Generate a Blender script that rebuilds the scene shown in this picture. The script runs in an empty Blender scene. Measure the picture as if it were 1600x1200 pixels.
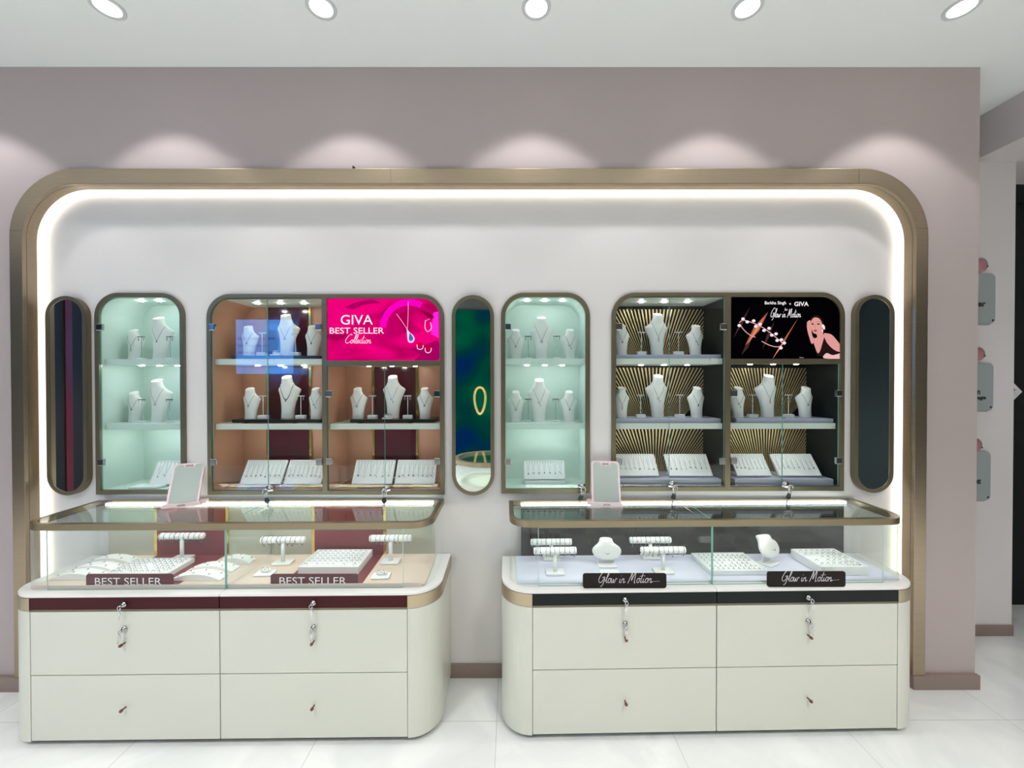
import bpy, bmesh, math, random
from mathutils import Vector, Matrix
from mathutils.geometry import tessellate_polygon
random.seed(7)
S = bpy.context.scene
COL = S.collection
PI = math.pi
# ---------------------------------------------------------------- camera
CH = 1.6
cd = bpy.data.cameras.new('camera'); cam = bpy.data.objects.new('camera', cd); COL.objects.link(cam)
cd.sensor_width = 36; cd.lens = 630/1600*36; cd.clip_start = .02
cam.location = (0, 0, CH)
cam.rotation_euler = (math.radians(90-.50), math.radians(0.06), math.radians(-.10))
S.camera = cam
bpy.context.view_layer.update()
CM = cam.matrix_world.to_3x3()
def at(px, py, Y):
    d = CM @ Vector(((px-800)/630, (600-py)/630, -1))
    t = Y/d.y
    return (d.x*t, CH+d.z*t)
def AX(px, Y, py=620): return at(px, py, Y)[0]
def AZ(py, Y, px=800): return at(px, py, Y)[1]
# ---------------------------------------------------------------- view / world
S.view_settings.view_transform = 'Standard'; S.view_settings.look = 'None'
S.view_settings.exposure = 0.0; S.view_settings.gamma = 1.0; S.view_settings.use_curve_mapping = False
S.cycles.max_bounces = 10; S.cycles.transparent_max_bounces = 24; S.cycles.diffuse_bounces = 5
S.cycles.glossy_bounces = 6; S.cycles.sample_clamp_indirect = 6; S.cycles.caustics_reflective = False; S.cycles.caustics_refractive = False
w = bpy.data.worlds.new('world'); S.world = w; w.use_nodes = True
w.node_tree.nodes['Background'].inputs[0].default_value = (.9, .95, 1, 1)
w.node_tree.nodes['Background'].inputs[1].default_value = .05
# ---------------------------------------------------------------- light levels
L_FILL = 33.5      # fill panels added on the ceiling, out of view
L_SPOT = 16.0       # downlights along the wall
L_COVE = 12        # strip behind the bronze frame
L_PUCK = 85.0       # small spots in the cabinets
L_CASE = 9.0        # strip in the counters
CEIL = 3.21
# ---------------------------------------------------------------- materials
MATS = {}
def mat(name, col=(.8, .8, .8), rough=.5, metal=0, emit=None, es=0, noise=None, spec=.5, coat=0, aniso=0, bump=0):
    if name in MATS: return MATS[name]
    m = bpy.data.materials.new(name); m.use_nodes = True
    nt = m.node_tree; b = nt.nodes['Principled BSDF']
    b.inputs['Base Color'].default_value = (*col, 1); b.inputs['Roughness'].default_value = rough
    b.inputs['Metallic'].default_value = metal; b.inputs['Specular IOR Level'].default_value = spec
    b.inputs['Coat Weight'].default_value = coat
    if emit is not None:
        b.inputs['Emission Color'].default_value = (*emit, 1); b.inputs['Emission Strength'].default_value = es
    if noise:
        sc, amt, stretch = noise
        tc = nt.nodes.new('ShaderNodeTexCoord'); mp = nt.nodes.new('ShaderNodeMapping'); n = nt.nodes.new('ShaderNodeTexNoise')
        mp.inputs['Scale'].default_value = stretch; n.inputs['Scale'].default_value = sc; n.inputs['Detail'].default_value = 4
        mx = nt.nodes.new('ShaderNodeMix'); mx.data_type = 'RGBA'
        nt.links.new(tc.outputs['Object'], mp.inputs['Vector']); nt.links.new(mp.outputs['Vector'], n.inputs['Vector'])
        nt.links.new(n.outputs['Fac'], mx.inputs['Factor'])
        mx.inputs['A'].default_value = (*[c*(1-amt) for c in col], 1); mx.inputs['B'].default_value = (*[min(1, c*(1+amt)) for c in col], 1)
        nt.links.new(mx.outputs['Result'], b.inputs['Base Color'])
        if bump:
            bp = nt.nodes.new('ShaderNodeBump'); bp.inputs['Strength'].default_value = bump; bp.inputs['Distance'].default_value = .002
            nt.links.new(n.outputs['Fac'], bp.inputs['Height']); nt.links.new(bp.outputs['Normal'], b.inputs['Normal'])
    MATS[name] = m
    return m
def glassmat(name, tint, ior=1.5, rough=0.0, gl=1.0):
    m = bpy.data.materials.new(name); m.use_nodes = True; nt = m.node_tree; nt.nodes.clear()
    o = nt.nodes.new('ShaderNodeOutputMaterial'); mx = nt.nodes.new('ShaderNodeMixShader')
    t = nt.nodes.new('ShaderNodeBsdfTransparent'); g = nt.nodes.new('ShaderNodeBsdfGlossy'); f = nt.nodes.new('ShaderNodeFresnel')
    f.inputs[0].default_value = ior; t.inputs[0].default_value = (*tint, 1); g.inputs['Color'].default_value = (gl, gl, gl, 1); g.inputs['Roughness'].default_value = rough
    # the same reflectance from both sides of the pane
    ge = nt.nodes.new('ShaderNodeNewGeometry'); mi = nt.nodes.new('ShaderNodeMath'); mi.operation = 'MULTIPLY_ADD'
    mi.inputs[1].default_value = (1/ior-ior); mi.inputs[2].default_value = ior
    nt.links.new(ge.outputs['Backfacing'], mi.inputs[0])
    nt.links.new(mi.outputs[0], f.inputs[0])
    nt.links.new(f.outputs[0], mx.inputs[0]); nt.links.new(t.outputs[0], mx.inputs[1]); nt.links.new(g.outputs[0], mx.inputs[2])
    nt.links.new(mx.outputs[0], o.inputs[0]); MATS[name] = m
    return m
def emis(name, col, s):
    if name in MATS: return MATS[name]
    m = bpy.data.materials.new(name); m.use_nodes = True; nt = m.node_tree; nt.nodes.clear()
    o = nt.nodes.new('ShaderNodeOutputMaterial'); e = nt.nodes.new('ShaderNodeEmission')
    e.inputs[0].default_value = (*col, 1); e.inputs[1].default_value = s; nt.links.new(e.outputs[0], o.inputs[0]); MATS[name] = m
    return m
MAUVE = mat('mauve_paint', (.455, .382, .368), .7, noise=(1.2, .03, (1, 1, 1)))
RECESS = mat('pale_pink_paint', (.72, .685, .665), .6, noise=(1.5, .015, (1, 1, 1)))
WHITE_CEIL = mat('ceiling_paint', (.84, .87, .855), .8)
BRONZE = mat('brushed_bronze', (.42, .335, .235), .30, .9, noise=(6, .10, (1, 1, 30)))
BRONZE_D = mat('olive_bronze', (.20, .168, .110), .36, .75, noise=(8, .08, (1, 1, 1)))
BRONZE_L = mat('light_bronze', (.46, .375, .255), .32, .85)
SKIRT = mat('taupe_skirting', (.26, .195, .165), .4)
CREAM = mat('cream_laminate', (.635, .635, .555), .28, noise=(2, .012, (1, 1, 1)))
LEDGE = mat('white_ledge', (.82, .80, .77), .25)
BURG = mat('burgundy_lacquer', (.060, .010, .013), .35, spec=.12)
BURG_SIGN = mat('burgundy_acrylic', (.10, .008, .020), .4, spec=.15)
BURG_P = mat('burgundy_panel', (.06, .006, .014), .15, coat=.5)
BURG_C = mat('wine_red_leather', (.19, .018, .03), .35)
BLACK = mat('black_lacquer', (.014, .018, .018), .35, spec=.12)
BLACK_IN = mat('charcoal_laminate', (.010, .012, .012), .45, spec=.2)
TAN = mat('tan_laminate', (.52, .275, .175), .4, noise=(3, .04, (1, 1, .2)))
MINT = mat('mint_white_laminate', (.66, .78, .73), .4)
SHELF = mat('shelf_laminate', (.70, .73, .67), .35)
BUST = mat('white_leatherette', (.88, .88, .87), .45, noise=(60, .02, (1, 1, 1)))
PAD = mat('white_velvet', (.89, .90, .92), .7)
PEACH = mat('peach_velvet', (.74, .60, .50), .7)
LAV = mat('lavender_white_fabric', (.70, .71, .84), .7)
LAVR = mat('lavender_grey_riser', (.42, .43, .56), .5)
SAGE = mat('sage_beige_panel', (.46, .46, .375), .45)
GOLD = mat('polished_gold', (.80, .57, .16), .18, 1)
GOLDROD = mat('gold_rod', (.86, .66, .34), .42, .65)
SILVER = mat('silver_jewellery', (.42, .42, .42), .25, .9)
CHROME = mat('chrome', (.55, .55, .54), .15, 1)
ROSE = mat('rose_gold', (.25, .11, .08), .3, 1)
DKKEY = mat('black_key_head', (.02, .02, .02), .3)
PINKP = mat('pale_pink_plastic', (.86, .66, .68), .35)
MIRROR = mat('mirror_silver', (.86, .90, .88), .015, 1)
DARK = mat('dark_void', (.006, .007, .008), .8)
TEALD = mat('dark_teal_panel', (.003, .012, .016), .8)
FEET = mat('dark_plinth', (.03, .025, .02), .5)
GRAPH = mat('graphite_print', (.03, .03, .03), .5)
WHITEP = mat('white_print', (.85, .82, .82), .5)
SIGNB = mat('black_acrylic', (.016, .011, .009), .45, spec=.15)
PLATE = mat('white_gloss_plate', (.62, .66, .66), .2)
DOORG = glassmat('door_glass', (.965, .99, .98), 1.40)
CASEG = glassmat('case_glass', (.97, .99, .98), 1.30)
TOPG = glassmat('top_glass', (.90, .95, .93), 1.75)
GEDGE = mat('glass_edge', (.22, .52, .44), .15, spec=.8, emit=None)
LAMP = emis('lamp_face', (1, .99, .97), 6.0)
COVE = emis('cove_strip', (1, .955, .83), L_COVE)
CASEL = emis('case_strip', (1, 1, .98), L_CASE)
PUCKE = emis('puck_face', (1, .985, .94), L_PUCK)
PUCKC = emis('puck_face_cool', (.94, 1, .97), L_PUCK*1.0)

def floor_material():
    m = bpy.data.materials.new('marble_tile'); m.use_nodes = True; nt = m.node_tree; b = nt.nodes['Principled BSDF']
    tc = nt.nodes.new('ShaderNodeTexCoord'); br = nt.nodes.new('ShaderNodeTexBrick'); n = nt.nodes.new('ShaderNodeTexNoise')
    br.offset = 0; br.inputs['Scale'].default_value = 1; br.inputs['Brick Width'].default_value = .8; br.inputs['Row Height'].default_value = .8
    br.inputs['Mortar Size'].default_value = .0018; br.inputs['Mortar'].default_value = (.55, .55, .54, 1)
    mp = nt.nodes.new('ShaderNodeMapping'); mp.inputs['Location'].default_value = (.07, .52, 0)
    nt.links.new(tc.outputs['Object'], mp.inputs['Vector']); nt.links.new(mp.outputs['Vector'], br.inputs['Vector'])
    n.inputs['Scale'].default_value = 2.2; n.inputs['Detail'].default_value = 6; n.inputs['Distortion'].default_value = 1.5
    nt.links.new(tc.outputs['Object'], n.inputs['Vector'])
    cr = nt.nodes.new('ShaderNodeValToRGB'); cr.color_ramp.elements[0].position = .42; cr.color_ramp.elements[0].color = (.72, .735, .725, 1)
    cr.color_ramp.elements[1].position = .60; cr.color_ramp.elements[1].color = (.80, .81, .79, 1)
    nt.links.new(n.outputs['Fac'], cr.inputs[0]); nt.links.new(cr.outputs[0], br.inputs['Color1']); nt.links.new(cr.outputs[0], br.inputs['Color2'])
    nt.links.new(br.outputs['Color'], b.inputs['Base Color']); b.inputs['Roughness'].default_value = .12
    return m
# ---------------------------------------------------------------- mesh helpers
class MB:
    """collects shapes; build() links them as one mesh object"""
    def __init__(s): s.v = []; s.f = []; s.m = []; s.sm = []
    def add(s, vs, fs, mi=0, smooth=False):
        o = len(s.v); s.v += [tuple(v) for v in vs]
        for f in fs: s.f.append([i+o for i in f]); s.m.append(mi); s.sm.append(smooth)
    def box(s, x0, x1, y0, y1, z0, z1, mi=0, M=None):
        vs = [Vector((x, y, z)) for x in (x0, x1) for y in (y0, y1) for z in (z0, z1)]
        if M: vs = [M @ v for v in vs]
        s.add(vs, [(0, 1, 3, 2), (4, 6, 7, 5), (0, 4, 5, 1), (2, 3, 7, 6), (0, 2, 6, 4), (1, 5, 7, 3)], mi)
        return s
    def prism(s, loops, a0, a1, axis='y', mi=0, mside=None, M=None):
        """loops: list of 2D loops (first outer, rest holes). axis y: (x,z) loops between y=a0,a1. axis z: (x,y) between z."""
        def P(p, a): return Vector((p[0], a, p[1])) if axis == 'y' else Vector((p[0], p[1], a))
        flat = [p for l in loops for p in l]
        tris = tessellate_polygon([[Vector((p[0], p[1], 0)) for p in l] for l in loops])
        vs = [P(p, a0) for p in flat]+[P(p, a1) for p in flat]
        if M: vs = [M @ v for v in vs]
        n = len(flat); o = len(s.v); s.v += [tuple(v) for v in vs]
        def area(t): 
            a, b, c = [flat[i] for i in t]; return (b[0]-a[0])*(c[1]-a[1])-(b[1]-a[1])*(c[0]-a[0])
        for t in tris:
            t = list(t)
            if area(t) < 0: t.reverse()
            if axis == 'z': lo, hi = t[::-1], t
            else: lo, hi = t, t[::-1]
            s.f.append([i+o for i in lo]); s.m.append(mi); s.sm.append(False)
            s.f.append([i+o+n for i in hi]); s.m.append(mi); s.sm.append(False)
        k = 0
        for li, l in enumerate(loops):
            ar = sum(l[i][0]*l[(i+1) % len(l)][1]-l[(i+1) % len(l)][0]*l[i][1] for i in range(len(l)))
            ccw = ar > 0
            if li: ccw = not ccw
            for i in range(len(l)):
                a, b = k+i, k+(i+1) % len(l)
                q = [a, b, b+n, a+n] if (ccw == (axis == 'z')) else [b, a, a+n, b+n]
                s.f.append([j+o for j in q]); s.m.append(mi if mside is None else mside); s.sm.append(False)
            k += len(l)
        return s
    def tube(s, pts, r, n=8, mi=0, closed=False, cap=True):
        pts = [Vector(p) for p in pts]; N = len(pts); rings = []
        rr = r if isinstance(r, (list, tuple)) else [r]*N
        up = Vector((0, 0, 1)); prev = None
        for i, p in enumerate(pts):
            if closed: d = pts[(i+1) % N]-pts[i-1]
            else: d = pts[min(i+1, N-1)]-pts[max(i-1, 0)]
            if d.length < 1e-9: d = Vector((0, 0, 1))
            d.normalize()
            if prev is None:
                a = d.cross(Vector((0, 1, 0)) if abs(d.y) < .9 else Vector((1, 0, 0))); a.normalize()
            else:
                a = prev-d*prev.dot(d)
                a = a.normalized() if a.length > 1e-6 else d.orthogonal().normalized()
            prev = a; b = d.cross(a)
            rings.append([p+(a*math.cos(2*PI*k/n)+b*math.sin(2*PI*k/n))*rr[i] for k in range(n)])
        vs = [v for R in rings for v in R]; fs = []
        for i in range(N if closed else N-1):
            j = (i+1) % N
            for k in range(n): fs.append((i*n+k, i*n+(k+1) % n, j*n+(k+1) % n, j*n+k))
        if not closed and cap: fs.append(tuple(range(n-1, -1, -1))); fs.append(tuple((N-1)*n+k for k in range(n)))
        s.add(vs, fs, mi, True)
        return s
    def cyl(s, p0, p1, r, n=16, mi=0): return s.tube([p0, p1], r, n, mi)
    def ell(s, c, rx, ry, rz, nu=12, nv=8, mi=0):
        vs = []; fs = []
        for j in range(nv+1):
            th = PI*j/nv
            for i in range(nu): ph = 2*PI*i/nu; vs.append((c[0]+rx*math.sin(th)*math.cos(ph), c[1]+ry*math.sin(th)*math.sin(ph), c[2]+rz*math.cos(th)))
        for j in range(nv):
            for i in range(nu): fs.append((j*nu+i, (j+1)*nu+i, (j+1)*nu+(i+1) % nu, j*nu+(i+1) % nu))
        s.add(vs, fs, mi, True); return s
    def build(s, name, mats, parent=None, bevel=0, loc=None, autosm=False):
        me = bpy.data.meshes.new(name); me.from_pydata(s.v, [], s.f)
        for m in (mats if isinstance(mats, (list, tuple)) else [mats]): me.materials.append(m)
        for p, mi, sm in zip(me.polygons, s.m, s.sm): p.material_index = mi; p.use_smooth = sm
        me.update()
        o = bpy.data.objects.new(name, me); COL.objects.link(o)
        if parent: o.parent = parent
        if loc: o.location = loc
        if bevel:
            b = o.modifiers.new('bevel', 'BEVEL'); b.width = bevel; b.segments = 2; b.limit_method = 'ANGLE'; b.angle_limit = math.radians(50)
        return o
def thing(name, label, cat, loc=(0, 0, 0), rz=0, group=None, rx=0):
    o = bpy.data.objects.new(name, None); COL.objects.link(o); o.empty_display_size = .02
    o.location = loc; o.rotation_euler = (rx, 0, rz); return tag(o, label, cat, group)
def tag(o, label, cat, group=None, kind=None):
    o['label'] = label; o['category'] = cat
    if group: o['group'] = group
    if kind: o['kind'] = kind
    return o
def struct(o, label=None):
    o['kind'] = 'structure'
    if label: o['label'] = label
    return o
KIDS = {}
def dup(root, loc, rz=None, label=None, group=None):
    r = root.copy(); COL.objects.link(r); r.location = loc
    if rz is not None: r.rotation_euler = (r.rotation_euler[0], 0, rz)
    if label: r['label'] = label
    if group: r['group'] = group
    for c in root.children:
        d = c.copy(); COL.objects.link(d); d.parent = r
        for g in c.children:
            e = g.copy(); COL.objects.link(e); e.parent = d
    return r
class Proto:
    """the first placing moves the prototype itself, the next ones copy it"""
    def __init__(s, root): s.root = root; s.used = False
    def place(s, loc, rz=0, label=None, group=None):
        if not s.used:
            s.used = True; o = s.root; o.location = loc; o.rotation_euler = (o.rotation_euler[0], 0, rz)
            if label: o['label'] = label
            if group: o['group'] = group
            return o
        return dup(s.root, loc, rz, label, group)
def arc(cx, cy, r, a0, a1, n=10):
    return [(cx+r*math.cos(math.radians(a0+(a1-a0)*i/n)), cy+r*math.sin(math.radians(a0+(a1-a0)*i/n))) for i in range(n+1)]
def rr(x0, y0, x1, y1, tl=0, tr=0, br=0, bl=0, n=10):
    """rounded rectangle, counter-clockwise"""
    p = []
    p += arc(x0+bl, y0+bl, bl, 180, 270, n) if bl else [(x0, y0)]
    p += arc(x1-br, y0+br, br, 270, 360, n) if br else [(x1, y0)]
    p += arc(x1-tr, y1-tr, tr, 0, 90, n) if tr else [(x1, y1)]
    p += arc(x0+tl, y1-tl, tl, 90, 180, n) if tl else [(x0, y1)]
    return p
def ellp(cx, cy, rx, ry, n=20, rot=0):
    c, s_ = math.cos(rot), math.sin(rot)
    return [(cx+rx*math.cos(2*PI*i/n)*c-ry*math.sin(2*PI*i/n)*s_, cy+rx*math.cos(2*PI*i/n)*s_+ry*math.sin(2*PI*i/n)*c) for i in range(n)]
def catmull(pts, k=6):
    if len(pts) < 3: return pts
    P = [pts[0]]+list(pts)+[pts[-1]]; out = []
    for i in range(1, len(P)-2):
        for j in range(k):
            t = j/k
            out.append(tuple(.5*((2*b)+(c-a)*t+(2*a-5*b+4*c-d)*t*t+(-a+3*b-3*c+d)*t**3) for a, b, c, d in zip(P[i-1], P[i], P[i+1], P[i+2])))
    out.append(pts[-1]); return out
def ribbon(mb, pts, wd, y, mi=0, th=.0006):
    """flat stroke in the xz plane"""
    n = len(pts); L = []; R = []
    for i, p in enumerate(pts):
        a = pts[max(i-1, 0)]; b = pts[min(i+1, n-1)]; dx, dz = b[0]-a[0], b[1]-a[1]; l = math.hypot(dx, dz) or 1
        h = wd/2*(.35 if i in (0, n-1) else 1)
        L.append((p[0]-dz/l*h, p[1]+dx/l*h)); R.append((p[0]+dz/l*h, p[1]-dx/l*h))
    vs = [(q[0], y, q[1]) for q in L]+[(q[0], y, q[1]) for q in R]+[(q[0], y+th, q[1]) for q in L]+[(q[0], y+th, q[1]) for q in R]
    fs = []
    for i in range(n-1):
        fs += [(i, n+i, n+i+1, i+1), (2*n+i, 2*n+i+1, 3*n+i+1, 3*n+i), (i, i+1, 2*n+i+1, 2*n+i), (n+i, 3*n+i, 3*n+i+1, n+i+1)]
    mb.add(vs, fs, mi)
HW = {
 'G': (1.55, [[(1.5, 2.2), (1.15, 2.6), (.55, 1.9), (.2, .8), (.45, .1), (.95, .3), (1.25, 1.1)], [(.8, 1.1), (1.35, 1.15), (1.2, -.3), (.8, -.8)]]),
 'l': (.48, [[(0, .3), (.45, 1.6), (.5, 2.4), (.35, 2.2), (.2, 1.0), (.3, .1), (.55, .15)]]),
 'o': (.75, [[(.55, .95), (.25, .9), (.1, .45), (.25, .05), (.55, .15), (.6, .6), (.5, .95), (.85, .8)]]),
 'w': (1.05, [[(0, .9), (.1, .1), (.3, .1), (.45, .8), (.5, .1), (.75, .15), (.9, .9), (1.2, .75)]]),
 'i': (.42, [[(.1, .9), (.1, .15), (.25, .05), (.45, .35)], [(.2, 1.35), (.26, 1.5)]]),
 'n': (.85, [[(.05, .9), (.08, 0)], [(.1, .5), (.35, .9), (.5, .75), (.5, .1), (.65, .08), (.9, .3)]]),
 'M': (1.65, [[(0, -.1), (.3, 1.2), (.5, 2.3), (.6, 1.0), (.65, .5), (.9, 1.5), (1.2, 2.4), (1.25, 1.0), (1.3, 0), (1.5, .15)]]),
 't': (.55, [[(.35, 2.1), (.15, .3), (.3, .05), (.55, .3)], [(-.25, 1.35), (.75, 1.5)]]),
 'C': (1.4, [[(1.5, 2.1), (1.2, 2.5), (.5, 1.8), (.1, .8), (.4, .1), (1.0, .2), (1.45, .6)]]),
 'e': (.65, [[(.1, .45), (.5, .6), (.42, .95), (.2, .85), (.1, .4), (.3, .05), (.65, .3)]]),
 'c': (.6, [[(.55, .8), (.35, .95), (.1, .5), (.3, .05), (.62, .3)]]),
 's': (.5, [[(.4, .9), (.15, .75), (.35, .4), (.15, .05), (0, .15)]]),
 ' ': (.6, [])}
def script(mb, s, x0, z0, width, y, wd, shear=.22, tail=0, mi=0, sy=1.0):
    tot = sum(HW[c][0] for c in s); k = width/(tot+tail); x = 0
    for c in s:
        adv, st = HW[c]
        for q in st: ribbon(mb, [(x0+(x+a+b*shear)*k, z0+b*k*sy) for a, b in catmull(q, 5)], wd, y, mi)
        x += adv
    if tail: ribbon(mb, [(x0+(x-.1)*k, z0+.25*k), (x0+(x+tail)*k, z0+.35*k)], wd*.6, y, mi)
def text(mb, s, cx, cz, y, w=None, h=None, mi=0, bold=0, th=.0006):
    cu = bpy.data.curves.new('t', 'FONT'); cu.body = s; cu.size = 1; cu.offset = bold; cu.resolution_u = 3; cu.extrude = 0
    o = bpy.data.objects.new('t', cu); COL.objects.link(o)
    dg = bpy.context.evaluated_depsgraph_get(); me = bpy.data.meshes.new_from_object(o.evaluated_get(dg))
    vs = [v.co.copy() for v in me.vertices]
    x0 = min(v.x for v in vs); x1 = max(v.x for v in vs); y0 = min(v.y for v in vs); y1 = max(v.y for v in vs)
    kx = (w/(x1-x0)) if w else None; ky = (h/(y1-y0)) if h else kx
    if kx is None: kx = ky
    mb.add([(cx+(v.x-(x0+x1)/2)*kx, y, cz+(v.y-(y0+y1)/2)*ky) for v in vs], [tuple(p.vertices) for p in me.polygons], mi)
    bpy.data.objects.remove(o); bpy.data.curves.remove(cu); bpy.data.meshes.remove(me)
# ---------------------------------------------------------------- setting
YW, YR, YF, YL = 2.085, 2.165, 2.065, 2.13
FLOORM = floor_material()
XL, XRT, YB = -6.0, 5.0, -3.3
struct(MB().box(XL, XRT, YB, 3.4, -.05, 0).build('floor', FLOORM))
XBM = 2.86
struct(MB().box(XL, XBM, YB, 3.4, CEIL, CEIL+.06).build('ceiling', WHITE_CEIL))
struct(MB().box(XBM, XRT, YB, 3.4, 2.955, CEIL+.06).build('ceiling_dropped_soffit', mat('soffit_paint', (.66, .60, .60), .8)))
# frame geometry
fxo0, fxo1 = AX(17, YF), AX(1449, YF); fxi0, fxi1 = AX(37, YF), AX(1430, YF)
fzo, fzi = AZ(263, YF), AZ(287, YF)
def archloop(x0, x1, zt, r, z0=0.0, n=14):
    return [(x0, z0)]+arc(x0+r, zt-r, r, 180, 90, n)+arc(x1-r, zt-r, r, 90, 0, n)+[(x1, z0)]
WX1 = AX(1527, YW)
op = archloop(fxi0-.045, fxi1+.045, fzi+.045, .30)
wall_loop = [(XL, 0)]+op+[(WX1, 0), (WX1, CEIL), (XL, CEIL)]
struct(MB().prism([wall_loop], YW, YR).build('wall_main', MAUVE))
struct(MB().box(WX1-.02, WX1, YR, 2.52, 0, CEIL).build('wall_return', MAUVE))
# cabinets in the recess wall: px outer bounds
CF = YR-.014       # face of the cabinet frames
def cb(x0, x1, y0, y1): return (AX(x0, CF), AX(x1, CF), AZ(y1, CF), AZ(y0, CF))
CAB = {'A': cb(148, 288, 457, 772), 'B': cb(323, 694, 459, 773), 'C': cb(783, 922, 457, 771), 'D': cb(956, 1320, 457, 768)}
RAD = {'A': .125, 'B': .125, 'C': .125, 'D': .125}
holes = []
for k, (x0, x1, z0, z1) in CAB.items():
    holes.append(rr(x0+.008, z0+.008, x1-.008, z1-.008, tl=RAD[k]-.008, tr=RAD[k]-.008))
struct(MB().prism([[(fxi0-.10, 0), (fxi1+.10, 0), (fxi1+.10, fzi+.10), (fxi0-.10, fzi+.10)]]+holes, YR, YR+.012).build('wall_recess', RECESS))
# bronze frame round the recess
def ring(o, i): return o+i[::-1]
fr = thing('recess_frame', 'wide brushed bronze arched frame running round the recessed wall', 'frame', (0, YW, 0))
fl = MB(); R0 = .345
fl.prism([ring(archloop(fxo0, fxo1, fzo, R0, .075), archloop(fxi0, fxi1, fzi, R0-.07, .075))], YF-YW, -.0005)
fl.build('face_plate', BRONZE, fr, .002)
MB().prism([ring(archloop(fxi0-.005, fxi1+.005, fzi+.005, R0-.065), archloop(fxi0, fxi1, fzi, R0-.07))], 0, YL-YW).build('inner_lip', BRONZE, fr)
MB().prism([ring(archloop(fxi0-.028, fxi1+.028, fzi+.028, R0-.045, .1), archloop(fxi0-.012, fxi1+.012, fzi+.012, R0-.06, .1))], .035, .039).build('light_strip', COVE, fr)
for px in (612, 1340): x = AX(px, YF); MB().box(x-.001, x+.001, YF-YW-.0006, YF-YW+.001, fzi+.002, fzo-.002).build('plate_joint', BRONZE_D, fr)
MB().box(fxo0+.002, fxi0-.002, YF-YW-.0006, YF-YW+.001, AZ(360, YF), AZ(360, YF)+.002).build('plate_joint', BRONZE_D, fr); MB().box(fxi1+.002, fxo1-.002, YF-YW-.0006, YF-YW+.001, AZ(357, YF), AZ(357, YF)+.002).build('plate_joint', BRONZE_D, fr)
# skirting
def skirt(name, x0, x1, y, h=.074, t=.012): return struct(MB().box(x0, x1, y-t, y, 0, h).build(name, SKIRT, bevel=.002))
skirt('baseboard_left', XL, fxi0-.001, YW-.001, t=.022); skirt('baseboard_right', fxi1+.001, WX1+.004, YW-.001, t=.022); skirt('baseboard_recess', fxi0+.01, fxi1-.01, YR)
# back right corner of the shop
YB2 = 2.51
x2 = AX(1584, YB2)
struct(MB().box(WX1-.3, x2, YB2, YB2+.1, 0, 2.955).build('wall_far', mat('far_wall_paint', (.72, .68, .67), .6))); skirt('baseboard_far', WX1, x2, YB2, .066)
struct(MB().box(x2-.4, XRT, 2.85, 2.9, 0, 2.955).build('wall_dark_end', DARK))
tr = struct(MB().box(x2+.02, XRT, 2.80, 2.85, 2.83, 2.955).build('trim_1', BLACK))
# shop behind the camera
struct(MB().box(XL-.05, XRT+.05, YB-.05, YB, 0, CEIL).build('wall_back', mat('back_wall_paint', (.10, .10, .10), .7)))
struct(MB().box(XL-.05, XL, YB, YW, 0, CEIL).build('wall_left', DARK)); struct(MB().box(XRT, XRT+.05, YB, 3.4, 0, CEIL).build('wall_right', TEALD))
bp = MB().box(XL, XL+.02, -1.235, -1.15, 0, 3.0).build('wine_red_panel', mat('wine_red_paint', (.09, .006, .018), .5))
tag(bp, 'narrow wine red panel on the dark left wall, seen only in the left oval mirror', 'panel')
# green poster on the back wall (mirrored in the centre oval)
def grad_green():
    m = bpy.data.materials.new('green_poster'); m.use_nodes = True; nt = m.node_tree; nt.nodes.clear()
    o = nt.nodes.new('ShaderNodeOutputMaterial'); e = nt.nodes.new('ShaderNodeEmission'); tc = nt.nodes.new('ShaderNodeTexCoord')
    n = nt.nodes.new('ShaderNodeTexNoise'); n.inputs['Scale'].default_value = 1.0; n.inputs['Detail'].default_value = 1
    mp = nt.nodes.new('ShaderNodeMapping'); mp.inputs['Location'].default_value = (.4, 0, 2.3)
    cr = nt.nodes.new('ShaderNodeValToRGB'); cr.color_ramp.elements[0].color = (0, .025, .11, 1); cr.color_ramp.elements[0].position = .36
    cr.color_ramp.elements[1].color = (0, .12, .055, 1); cr.color_ramp.elements[1].position = .62
    e2 = cr.color_ramp.elements.new(.48); e2.color = (0, .05, .045, 1)
    nt.links.new(tc.outputs['Object'], mp.inputs[0]); nt.links.new(mp.outputs[0], n.inputs['Vector']); nt.links.new(n.outputs['Fac'], cr.inputs[0])
    nt.links.new(cr.outputs[0], e.inputs[0]); e.inputs[1].default_value = .8; nt.links.new(e.outputs[0], o.inputs[0]); return m
gp = thing('backlit_poster', 'tall dark green backlit poster with a gold bangle, mirrored in the centre oval', 'poster', (0, YB, 0))
MB().box(-1.9, .6, .004, .03, .1, 2.92).build('poster_face', grad_green(), gp)
def vpos(px, py, Y=YB+.04, m=2.14):
    x, z = at(px, py, 2*m-Y); return x, z
g = MB(); c = vpos(750, 626)
pts = [(c[0]+.10*math.cos(a)*(1+.25*math.sin(a)), .045, c[1]+.25*math.sin(a)) for a in [2*PI*i/30 for i in range(30)]]
g.tube(pts, .022, 8, 0, True); g.build('printed_bangle', mat('gold_print', (.6, .42, .12), .3, .6, emit=(.7, .5, .2), es=.5), gp)
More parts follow.
